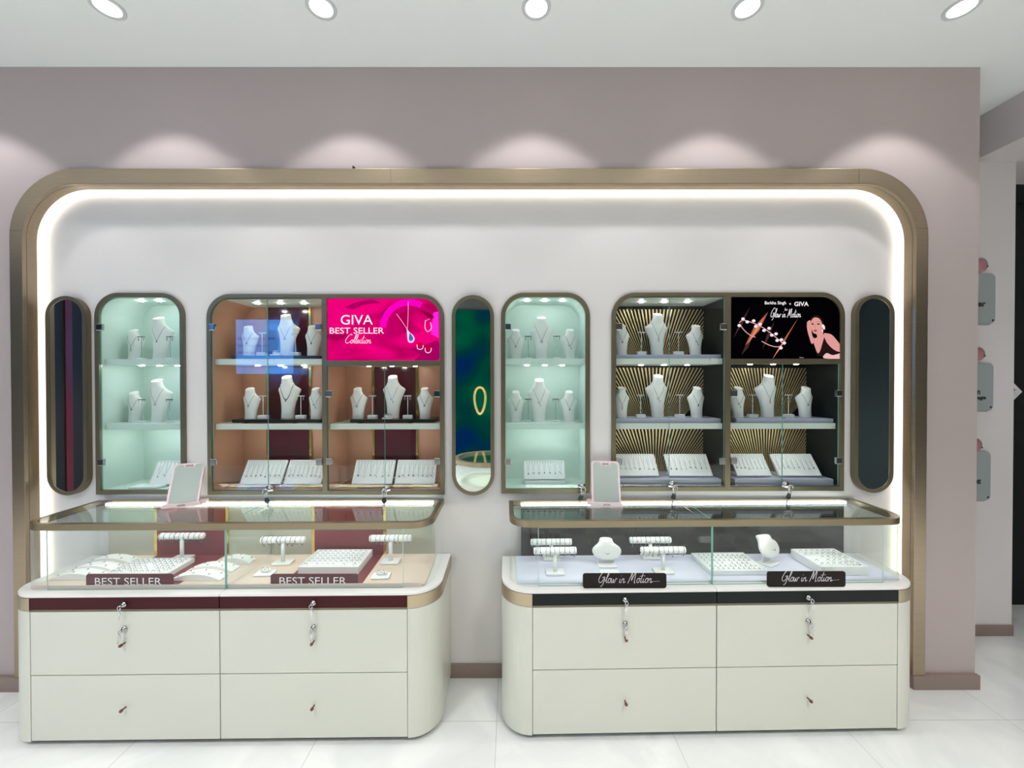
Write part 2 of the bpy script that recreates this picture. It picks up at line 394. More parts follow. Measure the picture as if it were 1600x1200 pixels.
# blue screen on the back wall (mirrored in the glass doors)
bx0, bx1 = vpos(371, 520, m=2.18)[0], vpos(458, 520, m=2.18)[0]; bz1, bz0 = vpos(400, 500, m=2.18)[1], vpos(400, 584, m=2.18)[1]
bs = thing('blue_screen', 'large bright blue screen on the rear wall, mirrored in a cabinet door', 'screen', ((bx0+bx1)/2, YB, 0))
MB().box(-(bx1-bx0)/2, (bx1-bx0)/2, .002, .05, bz0, bz1).build('screen_face', emis('blue_face', (.07, .36, 1), 8), bs)
b2 = MB()
for i in range(5): b2.box(-.5, .1+.1*(i % 3), .0505, .052, bz0+.12+.13*i, bz0+.15+.13*i)
b2.build('screen_bars', emis('blue_bar', (.02, .18, .8), 7), bs)
# round showcase behind the camera (mirrored in the centre oval)
rs = thing('round_showcase', 'round glass showcase with a bronze rim behind the viewer, mirrored in the centre oval', 'display case', (-.28, -.75, 0))
rd = MB(); rd.prism([ellp(0, 0, .42, .42, 40)], .03, .36, 'z'); rd.build('base', CREAM, rs)
rd = MB(); rd.prism([ellp(0, 0, .40, .40, 40), ellp(0, 0, .394, .394, 40)[::-1]], .36, .60, 'z'); rd.build('glass_wall', CASEG, rs)
rd = MB(); rd.prism([ellp(0, 0, .43, .43, 40), ellp(0, 0, .38, .38, 40)[::-1]], .60, .65, 'z'); rd.build('top_rim', BRONZE_L, rs)
rd = MB(); rd.prism([ellp(0, 0, .38, .38, 40)], .64, .648, 'z'); rd.build('top_glass', TOPG, rs)

# ceiling panels added unseen behind the camera as general fill light
PANE = emis('fill_panel_face', (.97, 1, .99), 1.0)
k = 0
for py_ in (-1.8, -.2):
    for pxx in (-4.2, -1.6, 1.0, 3.4):
        zc = CEIL if pxx < XBM-.4 else 2.955
        t = thing('ceiling_fill_panel', 'square white fill light panel added on the unseen ceiling behind the viewer', 'light', (pxx, py_, zc), group='added ceiling fill panels behind the viewer')
        MB().prism([rr(-.31, -.31, .31, .31), rr(-.29, -.29, .29, .29)[::-1]], -.012, -.0005, 'z').build('frame', PLATE, t)
        MB().box(-.288, .288, -.288, .288, -.006, -.002).build('diffuser', emis('fill_panel_diffuser', (.97, 1, .99), 3), t)
        ld = bpy.data.lights.new('fill_panel_lamp', 'AREA'); ld.shape = 'SQUARE'; ld.size = .58; ld.spread = math.radians(105); ld.energy = L_FILL; ld.color = (1, .985, .955)
        lo = bpy.data.objects.new('fill_panel_lamp', ld); COL.objects.link(lo); lo.parent = t; lo.location = (0, 0, -.02)
# downlights along the wall
YD = 1.752
places = ['far left of the row, just beyond the picture edge', 'leftmost in view', 'second from the left in view', 'in the middle of the row, above the gap between the counters', 'second from the right', 'rightmost, near the corner of the wall']
for i, X in enumerate([-2.68, AX(168, YD, 15), AX(502, YD, 15), AX(838, YD, 15), AX(1168, YD, 15), AX(1503, YD, 15)]):
    t = thing('downlight', 'round recessed ceiling downlight, '+places[i], 'light', (X, YD, CEIL), group='downlights along the wall')
    MB().prism([ellp(0, 0, .062, .062, 32), ellp(0, 0, .047, .047, 32)[::-1]], -.006, -.0005, 'z').build('trim_ring', PLATE, t, .0015)
    MB().prism([ellp(0, 0, .046, .046, 32)], -.004, -.001, 'z').build('lens', LAMP, t)
    ld = bpy.data.lights.new('downlight_lamp', 'SPOT'); ld.spot_size = math.radians(97); ld.spot_blend = .28; ld.shadow_soft_size = .03
    ld.energy = L_SPOT; ld.color = (.97, .96, 1)
    lo = bpy.data.objects.new('downlight_lamp', ld); COL.objects.link(lo); lo.parent = t; lo.location = (0, 0, -.035)
ck = MB().box(-.006, .006, -.012, 0, 0, .012).ell((.0, -.014, .010), .005, .004, .006).build('cable_clip', GRAPH, loc=(AX(553, YF), YW-.0005, fzo+.0005)); tag(ck, 'tiny black clip standing on top of the bronze frame, left of centre', 'clip')
# ---------------------------------------------------------------- wall mirrors
def oval(px0, px1, py0, py1, label):
    y = YR-.030
    x0, x1 = AX(px0, y), AX(px1, y); z1, z0 = AZ(py0, y), AZ(py1, y); r = (x1-x0)/2; cx = (x0+x1)/2
    t = thing('oval_mirror', label, 'mirror', (cx, YR-.001, z0))
    H = z1-z0
    def lp(d): return rr(-r+d, d, r-d, H-d, r-d, r-d, r-d, r-d, 16)
    MB().prism([lp(0), lp(.019)[::-1]], -.030, 0).build('frame', BRONZE_D, t, .003)
    MB().prism([lp(.019)], -.027, -.004).build('mirror_glass', MIRROR, t)
oval(72, 135, 462, 773, 'tall narrow oval mirror at the left end of the recessed wall, beside the bright strip')
oval(706, 772, 461, 774, 'tall narrow oval mirror in the centre showing a green poster')
oval(1336, 1397, 461, 771, 'tall narrow oval mirror at the right end of the recessed wall')
# ---------------------------------------------------------------- wall cabinets
DEP = .25
PUCK = None
def lock_and_key(par, x, y, z, s=1, dark=False, lean=.3):
    """chrome cam lock with a key hanging from it; front faces -y"""
    l = MB().cyl((0, 0, 0), (0, -.006, 0), .0105*s, 18).cyl((0, -.006, 0), (0, -.012, 0), .0075*s, 16).build('lock', CHROME, par, loc=(x, y, z))
    k = MB()
    k.tube([(.0, -.013, 0), (0, -.022*s, 0)], .0022*s, 8)
    k.tube([(.006*s*math.cos(a), -.024*s, -.004*s+.009*s*math.sin(a)) for a in [2*PI*i/14 for i in range(14)]], .0018*s, 6, closed=True)
    k.build('key', CHROME, par, loc=(x, y, z))
    k = MB(); a = lean
    M = Matrix.Translation((x, y-.022*s, z-.010*s)) @ Matrix.Rotation(a, 4, 'Y')
    k.tube([M @ Vector((.004*s*math.cos(q), 0, -.004*s+.006*s*math.sin(q))) for q in [2*PI*i/12 for i in range(12)]], .0012*s, 6, closed=True, mi=0)
    k.prism([[(-.007*s, -.022*s), (-.004*s, -.008*s), (.004*s, -.008*s), (.007*s, -.022*s), (.003*s, -.026*s), (-.003*s, -.026*s)]], -.0012, .0012, M=M, mi=1)
    k.box(-.0022*s, .0022*s, -.0008, .0008, -.045*s, -.025*s, 0, M)
    k.build('hanging_key', [CHROME, DKKEY if dark else CHROME], par)
def hinge(par, x, z, side):
    w_ = .032
    h = MB().box(x if side > 0 else x-w_, x+w_ if side > 0 else x, -.012, .004, z-.018, z+.018)
    h.build('hinge', CHROME, par, .003)
def pucks(par, xs, z, y, m):
    for x in xs:
        MB().prism([ellp(0, 0, .012, .012, 16)], -.0045, -.0005, 'z').build('spotlight', m, par, loc=(x, y, z))
def shell(par, x0, x1, z0, z1, tl, tr, m, name='interior'):
    """lining between the frame and the back; local coords, y from 0"""
    t = .008
    o = rr(x0, z0, x1, z1, tl=tl, tr=tr); i = rr(x0+t, z0+t, x1-t, z1-t, tl=max(tl-t, .001) if tl else 0, tr=max(tr-t, .001) if tr else 0)
    s = MB(); s.prism([o, i[::-1]], .014, .014+DEP)
    s.prism([o], .014+DEP, .022+DEP)
    return s.build(name, m, par)
SH1 = AZ(560.5, YR+.03); SH2 = AZ(661.5, YR+.03)      # shelf tops
STH = .031
YS0, YS1 = YR+.022, YR+DEP
Y0 = YR-.014
def base_cab(key, label, fm):
    x0, x1, z0, z1 = CAB[key]; r = RAD[key]
    t = thing('wall_display_cabinet', label, 'display cabinet', ((x0+x1)/2, Y0, z0))
    W = (x1-x0)/2; H = z1-z0; B = .0235
    return t, W, H, B, r
def glass_door(par, x0, x1, z0, z1, tl=0, tr=0, hs=0, hz=(), lock=None, dark=True, lean=.3):
    d = MB().prism([rr(x0, z0, x1, z1, tl=tl, tr=tr)], .010, .015, mi=0, mside=1).build('glass_door', [DOORG, GEDGE], par)
    for z in hz: hinge(d, x0-.004 if hs > 0 else x1+.004, z, hs)
    if lock: lock_and_key(d, lock[0], .006, lock[1], 1.9, dark, lean)
    return d
def shelf(par, x0, x1, z, m=SHELF, inlay=None):
    s = MB().box(x0, x1, YS0-Y0, YS1-Y0, z-STH, z).build('shelf', m, par, .001)
    return s
Hz1, Hz2 = AZ(511, Y0), AZ(721, Y0)
for key, lab in (('A', 'narrow arched mint white wall cabinet behind the left end of the burgundy counter'), ('C', 'narrow arched mint white wall cabinet right of the centre oval mirror')):
    t, W, H, B, r = base_cab(key, lab, BRONZE_D)
    z0 = CAB[key][2]
    MB().prism([rr(-W, 0, W, H, tl=r, tr=r), rr(-W+B, B, W-B, H-B, tl=r-B, tr=r-B)[::-1]], 0, .018).build('frame', BRONZE_D, t, .003)
    shell(t, -W+.010, W-.010, .010, H-.010, r-.01, r-.01, MINT)
    for zz in (SH1, SH2): shelf(t, -W+.019, W-.019, zz-z0, MINT)
    glass_door(t, -W+B+.001, W-B-.001, B+.002, H-B-.002, r-B, r-B, 1, (Hz1-z0, Hz2-z0), (W-B-.02, B+.014), True, .35)
    for zz in (H-.018, SH1-z0-STH, SH2-z0-STH): pucks(t, [-.095, .005, .105], zz, .12, PUCKC)
def rods(par, x0, x1, z0, z1, y):
    """fan of thin gold rods on a dark board, gathered to a point below"""
    cx = (x0+x1)/2; zb = z1-.46
    g = MB(); n = 42
    for i in range(n):
        xt = cx+(i-(n-1)/2)*(x1-x0)*1.55/n
        # clip the line (cx,zb)-(xt,z1) to the board
        def X(z): return cx+(xt-cx)*(z-zb)/(z1-zb)
        za, zc = z0, z1
        if abs(xt-cx) > (x1-x0)/2: zc = zb+(z1-zb)*((x1-x0)/2)/abs(xt-cx)
        if zc-za < .01: continue
        wb, wt = .0018, .0040
        g.prism([[(X(za)-wb, za), (X(za)+wb, za), (X(zc)+wt, zc), (X(zc)-wt, zc)]], y-.001, y+.002)
    return g.build('gold_rod_fan', GOLDROD, par)
def double_cab(key, lab, px_mull, px_door, scr_py, px_scr, warm):
    t, W, H, B, r = base_cab(key, lab, BRONZE_D)
    z0 = CAB[key][2]; cx = (CAB[key][0]+CAB[key][1])/2
    m0, m1 = AX(px_mull[0], Y0)-cx, AX(px_mull[1], Y0)-cx
    b0, b1 = AZ(scr_py[2], Y0)-z0, AZ(scr_py[1], Y0)-z0      # bar under the screen
    inner_l = rr(-W+B, B, m0, H-B, tl=r-B); inner_s = rr(m1, b1, W-B, H-B, tr=r-B); inner_r = rr(m1, B, W-B, b0)
    MB().prism([rr(-W, 0, W, H, tl=r, tr=r), inner_l[::-1], inner_s[::-1], inner_r[::-1]], 0, .018).build('frame', BRONZE_D, t, .0025)
    im = TAN if warm else BLACK_IN
    mm = (m0+m1)/2
    shell(t, -W+.010, mm-.002, .010, H-.010, r-.01, 0, im, 'left_interior'); shell(t, mm+.002, W-.010, .010, (b0+b1)/2, 0, 0, im, 'right_interior')
    sl = ((-W+.019, mm-.011), (mm+.011, W-.019))
    for zz in (SH1, SH2): shelf(t, sl[0][0], sl[0][1], zz-z0)
    shelf(t, sl[1][0], sl[1][1], SH2-z0)
    yb = .014+DEP
    if warm:
        for (p0, p1), (a, b) in (((421, 484), (B+.0, H-B-.003)), ((586, 650), (B, (b0+b1)/2-.012))):
            xa, xb = AX(p0, Y0+yb)-cx, AX(p1, Y0+yb)-cx
            pn = MB().box(xa, xb, yb-.008, yb-.001, .035, b).build('burgundy_back_panel', BURG_P, t)
            for ga, gb in ((xa-.014, xa-.001), (xb+.001, xb+.014)): MB().box(ga, gb, yb-.010, yb-.001, .035, b).build('gold_edging', GOLD, pn)
            for zz in (SH1-z0, SH2-z0, .0185):
                if zz > b: continue
                ys = .05
                MB().box(xa, xb, ys, yb-.012, zz+.0003, zz+.0015).build('burgundy_inlay', BURG_C, t)
                for ga, gb in ((xa-.03, xa-.001), (xb+.001, xb+.03)): MB().box(ga, gb, ys, yb-.012, zz+.0003, zz+.0015).build('gold_inlay', GOLD, t)
    else:
        xa, xb = AX(943, Y0+yb)-cx, AX(1101, Y0+yb)-cx; xa = max(xa, -W+.02)
        for a, b in ((SH1-z0, H-B-.022), (SH2-z0, SH1-z0-STH-.012), (.03, SH2-z0-STH-.003)): rods(t, xa, xb, a+.002, b, yb-.006)
        xa, xb = AX(1128, Y0+yb)-cx, AX(1262, Y0+yb)-cx; xa = max(xa, mm+.016)
        for a, b in ((SH2-z0, (b0+b1)/2-.028), (.03, SH2-z0-STH-.003)): rods(t, xa, xb, a+.002, b, yb-.006)
    xd = [AX(p, Y0)-cx for p in px_door]
    hh = [Hz1-z0, Hz2-z0]; zt = H-B-.002
    glass_door(t, -W+B+.001, xd[0]-.0012, B+.002, zt, tl=r-B, hs=1, hz=hh)
    glass_door(t, xd[0]+.0012, m0-.001, B+.002, zt, hs=-1, hz=hh, lock=(xd[0]+.012, B+.010), lean=-.25 if warm else .2)
    hh = [AZ(615, Y0)-z0, AZ(720, Y0)-z0]
    glass_door(t, m1+.001, xd[1]-.0012, B+.002, b0-.002, hs=1, hz=hh)
    glass_door(t, xd[1]+.0012, W-B-.001, B+.002, b0-.002, hs=-1, hz=hh, lock=(xd[1]+.012, B+.010), lean=.05 if warm else .3)
    lx = (sl[0][0]+sl[0][1])/2; rx = (sl[1][0]+sl[1][1])/2
    MB().box(-W+.075, mm-.011, .020, yb-.001, H-B-.002, H-B+.006).build('top_lining', SHELF, t)
    for zz in (H-B-.002, SH1-z0-STH, SH2-z0-STH): pucks(t, [lx-.12, lx+.01, lx+.14], zz, .12, PUCKE)
    for zz in ((b0+b1)/2-.008, SH2-z0-STH): pucks(t, [rx-.12, rx+.01, rx+.14], zz, .12, PUCKE)
    # lit lid inside the top
    return t, (m1+cx, b1+z0, CAB[key][1]-B, CAB[key][3]-B, r-B)
tB, scrB = double_cab('B', 'wide wall cabinet with tan lining and burgundy back panels, pink screen top right', (503, 511), (416.5, 600), (467, 563, 572), None, True)
tD, scrD = double_cab('D', 'wide wall cabinet with black lining and gold rod fans, black screen top right', (1133, 1142), (1047, 1225), (465, 561, 569), None, False)
# ---------------------------------------------------------------- screens
def screen_bg(name, pink):
    m = bpy.data.materials.new(name); m.use_nodes = True; nt = m.node_tree; nt.nodes.clear()
    o = nt.nodes.new('ShaderNodeOutputMaterial'); e = nt.nodes.new('ShaderNodeEmission'); tc = nt.nodes.new('ShaderNodeTexCoord')
    mp = nt.nodes.new('ShaderNodeMapping'); mp.inputs['Rotation'].default_value = (0, .6, 0); mp.inputs['Scale'].default_value = (2.2, 1, 6)
    n = nt.nodes.new('ShaderNodeTexNoise'); n.inputs['Scale'].default_value = 1.6; n.inputs['Detail'].default_value = 1; n.inputs['Distortion'].default_value = .6
    cr = nt.nodes.new('ShaderNodeValToRGB')
    cr.color_ramp.elements[0].position = .30; cr.color_ramp.elements[0].color = (.42, 0, .09, 1); cr.color_ramp.elements[1].position = .55; cr.color_ramp.elements[1].color = (.88, .0, .20, 1)
    nt.links.new(tc.outputs['Object'], mp.inputs[0]); nt.links.new(mp.outputs[0], n.inputs['Vector']); nt.links.new(n.outputs['Fac'], cr.inputs[0])
    nt.links.new(cr.outputs[0], e.inputs[0]); nt.links.new(e.outputs[0], o.inputs[0]); return m
E = lambda n, c, s=1.0: emis('screen_'+n, c, s)
def make_screen(sc, label, bg):
    x0, zb, x1, zt, r = sc
    t = thing('display_screen', label, 'screen', ((x0+x1)/2, Y0, zb))
    MB().prism([rr(x0-(x0+x1)/2+.0012, .0012, x1-(x0+x1)/2-.0012, zt-zb-.0012, tr=r-.001)], .008, .05).build('screen_panel', bg, t)
    return t
class Pic:
    """flat printed layers on the screen; coordinates in the drawing's own units"""
    def __init__(s, t, ox, oy, k): s.t = t; s.ox, s.oy, s.k = ox, oy, k; s.y = .0076; s.loc = t.location
    def P(s, p):
        x, z = at(s.ox+p[0]/s.k, s.oy+p[1]/s.k, Y0+.008); return (x-s.loc.x, z-s.loc.z)
    def poly(s, name, pts, m, smooth=True, par=None):
        q = [s.P(p) for p in (catmull(list(pts)+[pts[0]], 4)[:-1] if smooth else pts)]
        mb = MB(); s.y -= .00008; mb.prism([q], s.y, s.y+.0004); return mb.build(name, m, par or s.t)
    def polys(s, name, lst, m, smooth=True):
        s.y -= .00008
        for pts in lst: MB().prism([[s.P(p) for p in (catmull(list(pts)+[pts[0]], 4)[:-1] if smooth else pts)]], s.y, s.y+.0004).build(name, m, s.t)
    def lines(s, name, lst, wd, m):
        s.y -= .00008
        for pts in lst:
            mb = MB(); ribbon(mb, [s.P(p) for p in catmull(pts, 5)], wd, s.y, 0, .0003); mb.build(name, m, s.t)
WHS = E('white', (1, .92, .96), 1.0)
tp = make_screen(scrB, 'bright pink lit screen reading GIVA BEST SELLER in the tan wall cabinet', screen_bg('pink_background', True))
p = Pic(tp, 500, 440, 6)
p.polys('printed_fold', [[(240, 240), (330, 200), (480, 170), (560, 200), (420, 215), (300, 260)], [(560, 300), (640, 235), (690, 240), (620, 330), (580, 380)], [(840, 640), (1000, 590), (1110, 560), (1112, 735), (900, 735), (960, 690)], [(880, 740), (1000, 640), (1060, 610), (1090, 660), (980, 738)]], E('fold', (.40, 0, .12)))
def ann(cx, cy, r0, r1, a0, a1, n=24, sy=1):
    return [(cx+r1*math.cos(math.radians(a0+(a1-a0)*i/n)), cy-sy*r1*math.sin(math.radians(a0+(a1-a0)*i/n))) for i in range(n+1)]+[(cx+r0*math.cos(math.radians(a1+(a0-a1)*i/n)), cy-sy*r0*math.sin(math.radians(a1+(a0-a1)*i/n))) for i in range(n+1)]
p.poly('printed_arch_inside', ann(865, 430, 165, 235, 22, 205), E('arch_in', (.55, 0, .13)), False)
p.poly('printed_arch', ann(835, 440, 215, 275, 62, 178), E('arch', (1, 0, .55)), False)
p.polys('printed_block', [[(1062, 290), (1112, 280), (1112, 530), (1040, 490)]], E('block', (1, .02, .75)), False)
p.polys('printed_shadow', [[(900, 270), (960, 285), (1010, 330), (1060, 345), (1060, 320), (980, 280)]], E('shade', (.25, 0, .05)))
mb = MB(); a = p.P((345, 358)); text(mb, 'GIVA', a[0], a[1], p.y-.0004, w=.171, h=.0515, bold=.003); a = p.P((346, 460)); text(mb, 'BEST SELLER', a[0], a[1], p.y-.0004, w=.290, h=.0325, bold=.003)
a = p.P((232, 580)); script(mb, 'Collection', a[0], a[1], .140, p.y-.0004, .0022); mb.build('printed_lettering', WHS, tp)
p.lines('printed_chain', [[(715, 300), (770, 375), (812, 440)], [(828, 185), (826, 320), (820, 440)]], .0022, E('chain', (1, .6, .8)))
p.y -= .0003
p.poly('printed_drop', [(812, 425), (835, 470), (870, 500), (888, 540), (865, 572), (832, 568), (820, 530)], E('drop', (.85, .72, .95)))
p.poly('printed_gem', [(842, 480), (868, 515), (874, 540), (856, 558), (838, 550), (834, 520)], E('gem', (.10, .13, .45)))
p.lines('printed_hoop', [[(910, 590), (915, 625), (938, 636), (963, 625), (968, 595)], [(985, 620), (990, 655), (1012, 668), (1038, 655), (1044, 620)], [(985, 370), (1030, 350)], [(990, 360), (985, 430), (1000, 465)], [(1035, 380), (1045, 430), (1030, 460), (1000, 470)]], .0034, E('hoop', (1, .82, .9)))
p.polys('printed_stone', [ellp(938, 585, 20, 17), ellp(1014, 622, 20, 16)], E('stone', (.65, .0, .02)), False)
td = make_screen(scrD, 'black lit screen with a bracelet, handwriting and a woman in a dark dress', E('black_bg', (.0008, .0005, .0012)))
p = Pic(td, 1130, 440, 6)
def streak(x0, y0, x1, y1, w_):
    dx, dy = x1-x0, y1-y0; l = math.hypot(dx, dy); nx, ny = -dy/l*w_, dx/l*w_; mx, my = (x0+x1)/2, (y0+y1)/2
    return [(x0, y0), (mx+nx, my+ny), (x1, y1), (mx-nx, my-ny)]
p.polys('printed_streak', [streak(95, 530, 250, 240, 14), streak(365, 640, 480, 370, 14), streak(170, 690, 270, 530, 16)], E('streak_dim', (.06, .022, .022)), False)
p.polys('printed_streak', [streak(205, 600, 420, 285, 30), streak(455, 740, 700, 345, 9)], E('streak', (.42, .11, .05)), False)
p.polys('printed_streak_core', [streak(225, 590, 385, 330, 14), streak(468, 715, 590, 530, 8)], E('streak_core', (.75, .25, .14)), False)
PK = E('pink_gold', (.80, .42, .45))
p.lines('printed_bracelet', [[(150, 385), (190, 362), (270, 385), (360, 425), (440, 480), (520, 545), (575, 595)], [(150, 395), (200, 460), (250, 500), (302, 522)], [(358, 558), (430, 595), (500, 612), (550, 600)]], .0042, PK)
p.polys('printed_charm', [ellp(x, y, 17, 14, 12) for x, y in ((185, 350), (225, 378), (285, 368), (345, 400), (305, 420), (430, 438), (382, 458), (495, 490), (455, 502), (545, 545), (505, 552), (572, 575), (540, 622), (150, 412))], E('charm', (.92, .80, .88)), False)
SK = E('skin', (.74, .33, .30)); SKD = E('skin_dark', (.38, .12, .10)); HR = E('hair', (.018, .008, .008))
p.poly('printed_hair', [(820, 340), (870, 312), (920, 340), (945, 400), (950, 470), (900, 490), (830, 470), (815, 400)], HR)
p.poly('printed_neck', [(862, 470), (928, 440), (940, 500), (1000, 520), (905, 655), (885, 672), (855, 600), (842, 540), (880, 520)], SK)
p.poly('printed_arm', [(945, 482), (1010, 495), (1060, 545), (1104, 610), (1104, 662), (1040, 640), (985, 590), (945, 530)], SK)
p.poly('printed_forearm', [(785, 380), (812, 362), (822, 400), (832, 500), (855, 545), (830, 585), (808, 530), (785, 440)], SK)
p.poly('printed_hand', [(935, 700), (970, 670), (1030, 690), (1104, 664), (1104, 722), (955, 720)], E('hand', (.85, .50, .50)))
p.poly('printed_face', [(822, 370), (850, 338), (895, 345), (922, 385), (925, 430), (900, 470), (862, 490), (836, 468), (822, 420)], SK)
p.polys('printed_eye', [ellp(836, 398, 13, 6, 12), ellp(892, 398, 15, 6, 12)], HR, False)
p.lines('printed_brow', [[(822, 385), (836, 379), (850, 384)], [(872, 382), (892, 374), (912, 384)], [(862, 400), (855, 430), (865, 436)]], .0012, SKD)
p.polys('printed_lips', [ellp(862, 460, 18, 7, 14)], E('lips', (.35, .02, .04)), False)
p.polys('printed_earring', [ellp(938, 425, 13, 26, 12, -.4), ellp(930, 460, 5, 16, 10)], E('ear', (.9, .8, .75)), False)
p.poly('printed_dress', [(945, 520), (985, 600), (1040, 645), (1100, 665), (1030, 688), (970, 668), (920, 700), (880, 690), (860, 640), (886, 672), (910, 640)], HR)
mb = MB(); yy = p.y-.0004
a = p.P((487, 204)); text(mb, 'Barkha Singh', a[0], a[1], yy, w=.114, h=.022, bold=.015); a = p.P((625, 210)); text(mb, 'x', a[0], a[1], yy, w=.010, h=.009, bold=.02)
a = p.P((731, 210)); text(mb, 'GIVA', a[0], a[1], yy, w=.077, h=.0235, bold=.02); a = p.P((572, 272)); script(mb, 'ties', a[0], a[1], .016, yy, .0010)
a = p.P((436, 336)); script(mb, 'Glow in Motion', a[0], a[1], .165, yy, .0021, sy=1.35)
text(mb, 'T&C apply', *p.P((732, 713)), yy, w=.022, h=.005)
mb.build('printed_lettering', WHS, td)
# ---------------------------------------------------------------- busts, necklaces, earring stands
def bust_sections(kind):
    # height fraction, width, depth, offset, how far the edges sweep back
    if kind == 'tall':
        return .236, [(0, .068, .060, .004, 0), (.10, .067, .054, .004, .002), (.25, .073, .044, .004, .006), (.42, .088, .036, .002, .014), (.56, .108, .030, -.002, .026), (.655, .130, .026, -.006, .034), (.69, .133, .026, -.007, .036), (.725, .118, .028, -.005, .030), (.765, .092, .032, -.003, .014), (.82, .070, .040, .000, .004), (.89, .055, .046, -.002, 0), (.97, .052, .050, -.004, 0), (1.0, .049, .047, -.005, 0)]
    return .168, [(0, .062, .052, .004, 0), (.12, .061, .045, .004, .002), (.3, .067, .037, .003, .007), (.48, .080, .031, .000, .015), (.62, .096, .027, -.004, .022), (.67, .101, .026, -.005, .024), (.72, .090, .028, -.003, .017), (.78, .066, .034, 0, .006), (.85, .049, .038, .000, 0), (.93, .044, .042, -.001, 0), (.98, .044, .043, -.002, 0), (1.0, .041, .040, -.003, 0)]
def sect(S_, H, z):
    t = max(0, min(1, z/H))
    for i in range(len(S_)-1):
        if S_[i][0] <= t <= S_[i+1][0]:
            u = (t-S_[i][0])/(S_[i+1][0]-S_[i][0]); return [S_[i][k]+(S_[i+1][k]-S_[i][k])*u for k in (1, 2, 3, 4)]
    return S_[-1][1:]
def bust_body(kind):
    H, S_ = bust_sections(kind); n = 28; vs = []; fs = []
    for (t, w_, d, yo, sw) in S_:
        sh = max(0, (t-.74)/.26)*.42
        for k in range(n):
            a = 2*PI*k/n; c, s_ = math.cos(a), math.sin(a)
            x = w_/2*math.copysign(abs(c)**.85, c); y = d/2*math.copysign(abs(s_)**.85, s_)
            vs.append((x, y+yo+sw*(2*x/w_)**2, t*H+sh*y))
    m = len(S_)
    for i in range(m-1):
        for k in range(n): fs.append((i*n+k, i*n+(k+1) % n, (i+1)*n+(k+1) % n, (i+1)*n+k))
    b = MB(); b.add(vs, fs, 0, True); b.add([vs[(m-1)*n+k] for k in range(n)], [tuple(range(n))], 0); b.add([vs[k] for k in range(n)], [tuple(range(n-1, -1, -1))], 0)
    return b
def make_bust(kind):
    o = bust_body(kind).build('necklace_bust', BUST)
    s = o.modifiers.new('sub', 'SUBSURF'); s.levels = 1; s.render_levels = 1
    tag(o, 'x', 'bust'); return o
BT, BS = Proto(make_bust('tall')), Proto(make_bust('small'))
def pendant(mb, st, x, y, z, k=1.0):
    if st == 'drop': mb.ell((x, y, z-.005*k), .0035*k, .002, .006*k)
    elif st == 'ring': mb.tube([(x+.005*k*math.cos(a), y, z-.005*k+.005*k*math.sin(a)) for a in [2*PI*i/14 for i in range(14)]], .0013, 6, closed=True)
    elif st == 'bar': mb.box(x-.0012, x+.0012, y-.001, y+.001, z-.020*k, z); mb.ell((x, y, z-.021*k), .0028, .0018, .0028)
    elif st == 'branch':
        mb.tube([(x-.008*k, y, z+.003), (x, y, z-.002), (x+.005*k, y, z-.012*k)], .0012, 6); mb.ell((x+.005*k, y, z-.013*k), .0028, .002, .0028); mb.ell((x-.008*k, y, z+.003), .0025, .002, .0025)
    else:
        for a in (0, 1, 2): mb.ell((x+.003*math.cos(a*2.1), y, z-.003+.003*math.sin(a*2.1)), .0028, .002, .0028)
def make_necklace(kind, style, chunky=False, vv=.45):
    H, S_ = bust_sections(kind); pts = []
    zt, zb = .80*H, vv*H
    wt, dt, yt, _ = sect(S_, H, zt)
    N = 22
    for i in range(N+1):
        u = -1+2*i/N; x = u*wt*.47; z = zb+(zt-zb)*abs(u)**(1.15 if not chunky else 1.9)
        w_, d, yo, sw = sect(S_, H, z)
        q = min(.985, abs(2*x/w_)); y = yo-d/2*(1-q**(2/.85))**(.85/2)
        sh = max(0, (z/H-.74)/.26)*.42
        pts.append((x, y-.0016+sw*q*q, z+sh*y))
    n = thing('necklace', 'x', 'necklace')
    c = MB()
    if chunky:
        for q in pts: c.ell(q, .0034, .0022, .0034, 8, 6)
        c.tube(pts, .0012, 6)
    else: c.tube(pts, .00075, 6)
    c.build('chain', SILVER, n)
    m = pts[N//2]; pm = MB(); pendant(pm, style, m[0], m[1]-.0016, m[2]-.001, 1.15); pm.build('pendant', SILVER, n)
    return n
STY = ['drop', 'ring', 'bar', 'branch', 'cluster']
NK = {}
def neck(kind, st, chunky=False):
    kk = (kind, st, chunky)
    if kk not in NK: NK[kk] = Proto(make_necklace(kind, st, chunky))
    return NK[kk]
TSH = .128
def make_tstand(dark):
    t = thing('earring_stand', 'x', 'earring stand')
    w_, d_, h_ = (.018, .012, .010) if dark else (.025, .014, .020)
    MB().box(-w_, w_, -d_, d_, 0, h_).build('base', BUST, t, .0015)
    MB().cyl((0, 0, h_), (0, 0, TSH), .0013 if dark else .0018, 8).build('post', CHROME if dark else BUST, t)
    MB().box(-.020, .020, -.0025, .0025, TSH-.0025, TSH+.002).build('crossbar', CHROME if dark else BUST, t)
    return t
TSD, TSW = Proto(make_tstand(True)), Proto(make_tstand(False))
def make_earring(st):
    m = MB(); m.tube([(0, -.003, 0), (0, -.0045, -.004), (0, -.0035, -.008)], .0006, 6)
    if st == 0: m.ell((0, -.0035, -.010), .0028, .002, .0028)
    elif st == 1: m.tube([(.004*math.cos(a), -.0035, -.015+.007*math.sin(a)) for a in [2*PI*i/14 for i in range(14)]], .0011, 6, closed=True)
    else: m.ell((0, -.0035, -.011), .0035, .0018, .0035); m.ell((0, -.0035, -.018), .0025, .0018, .005)
    o = m.build('earring', SILVER); tag(o, 'x', 'earring'); return o
ER = [Proto(make_earring(i)) for i in range(3)]
cnt = [0]
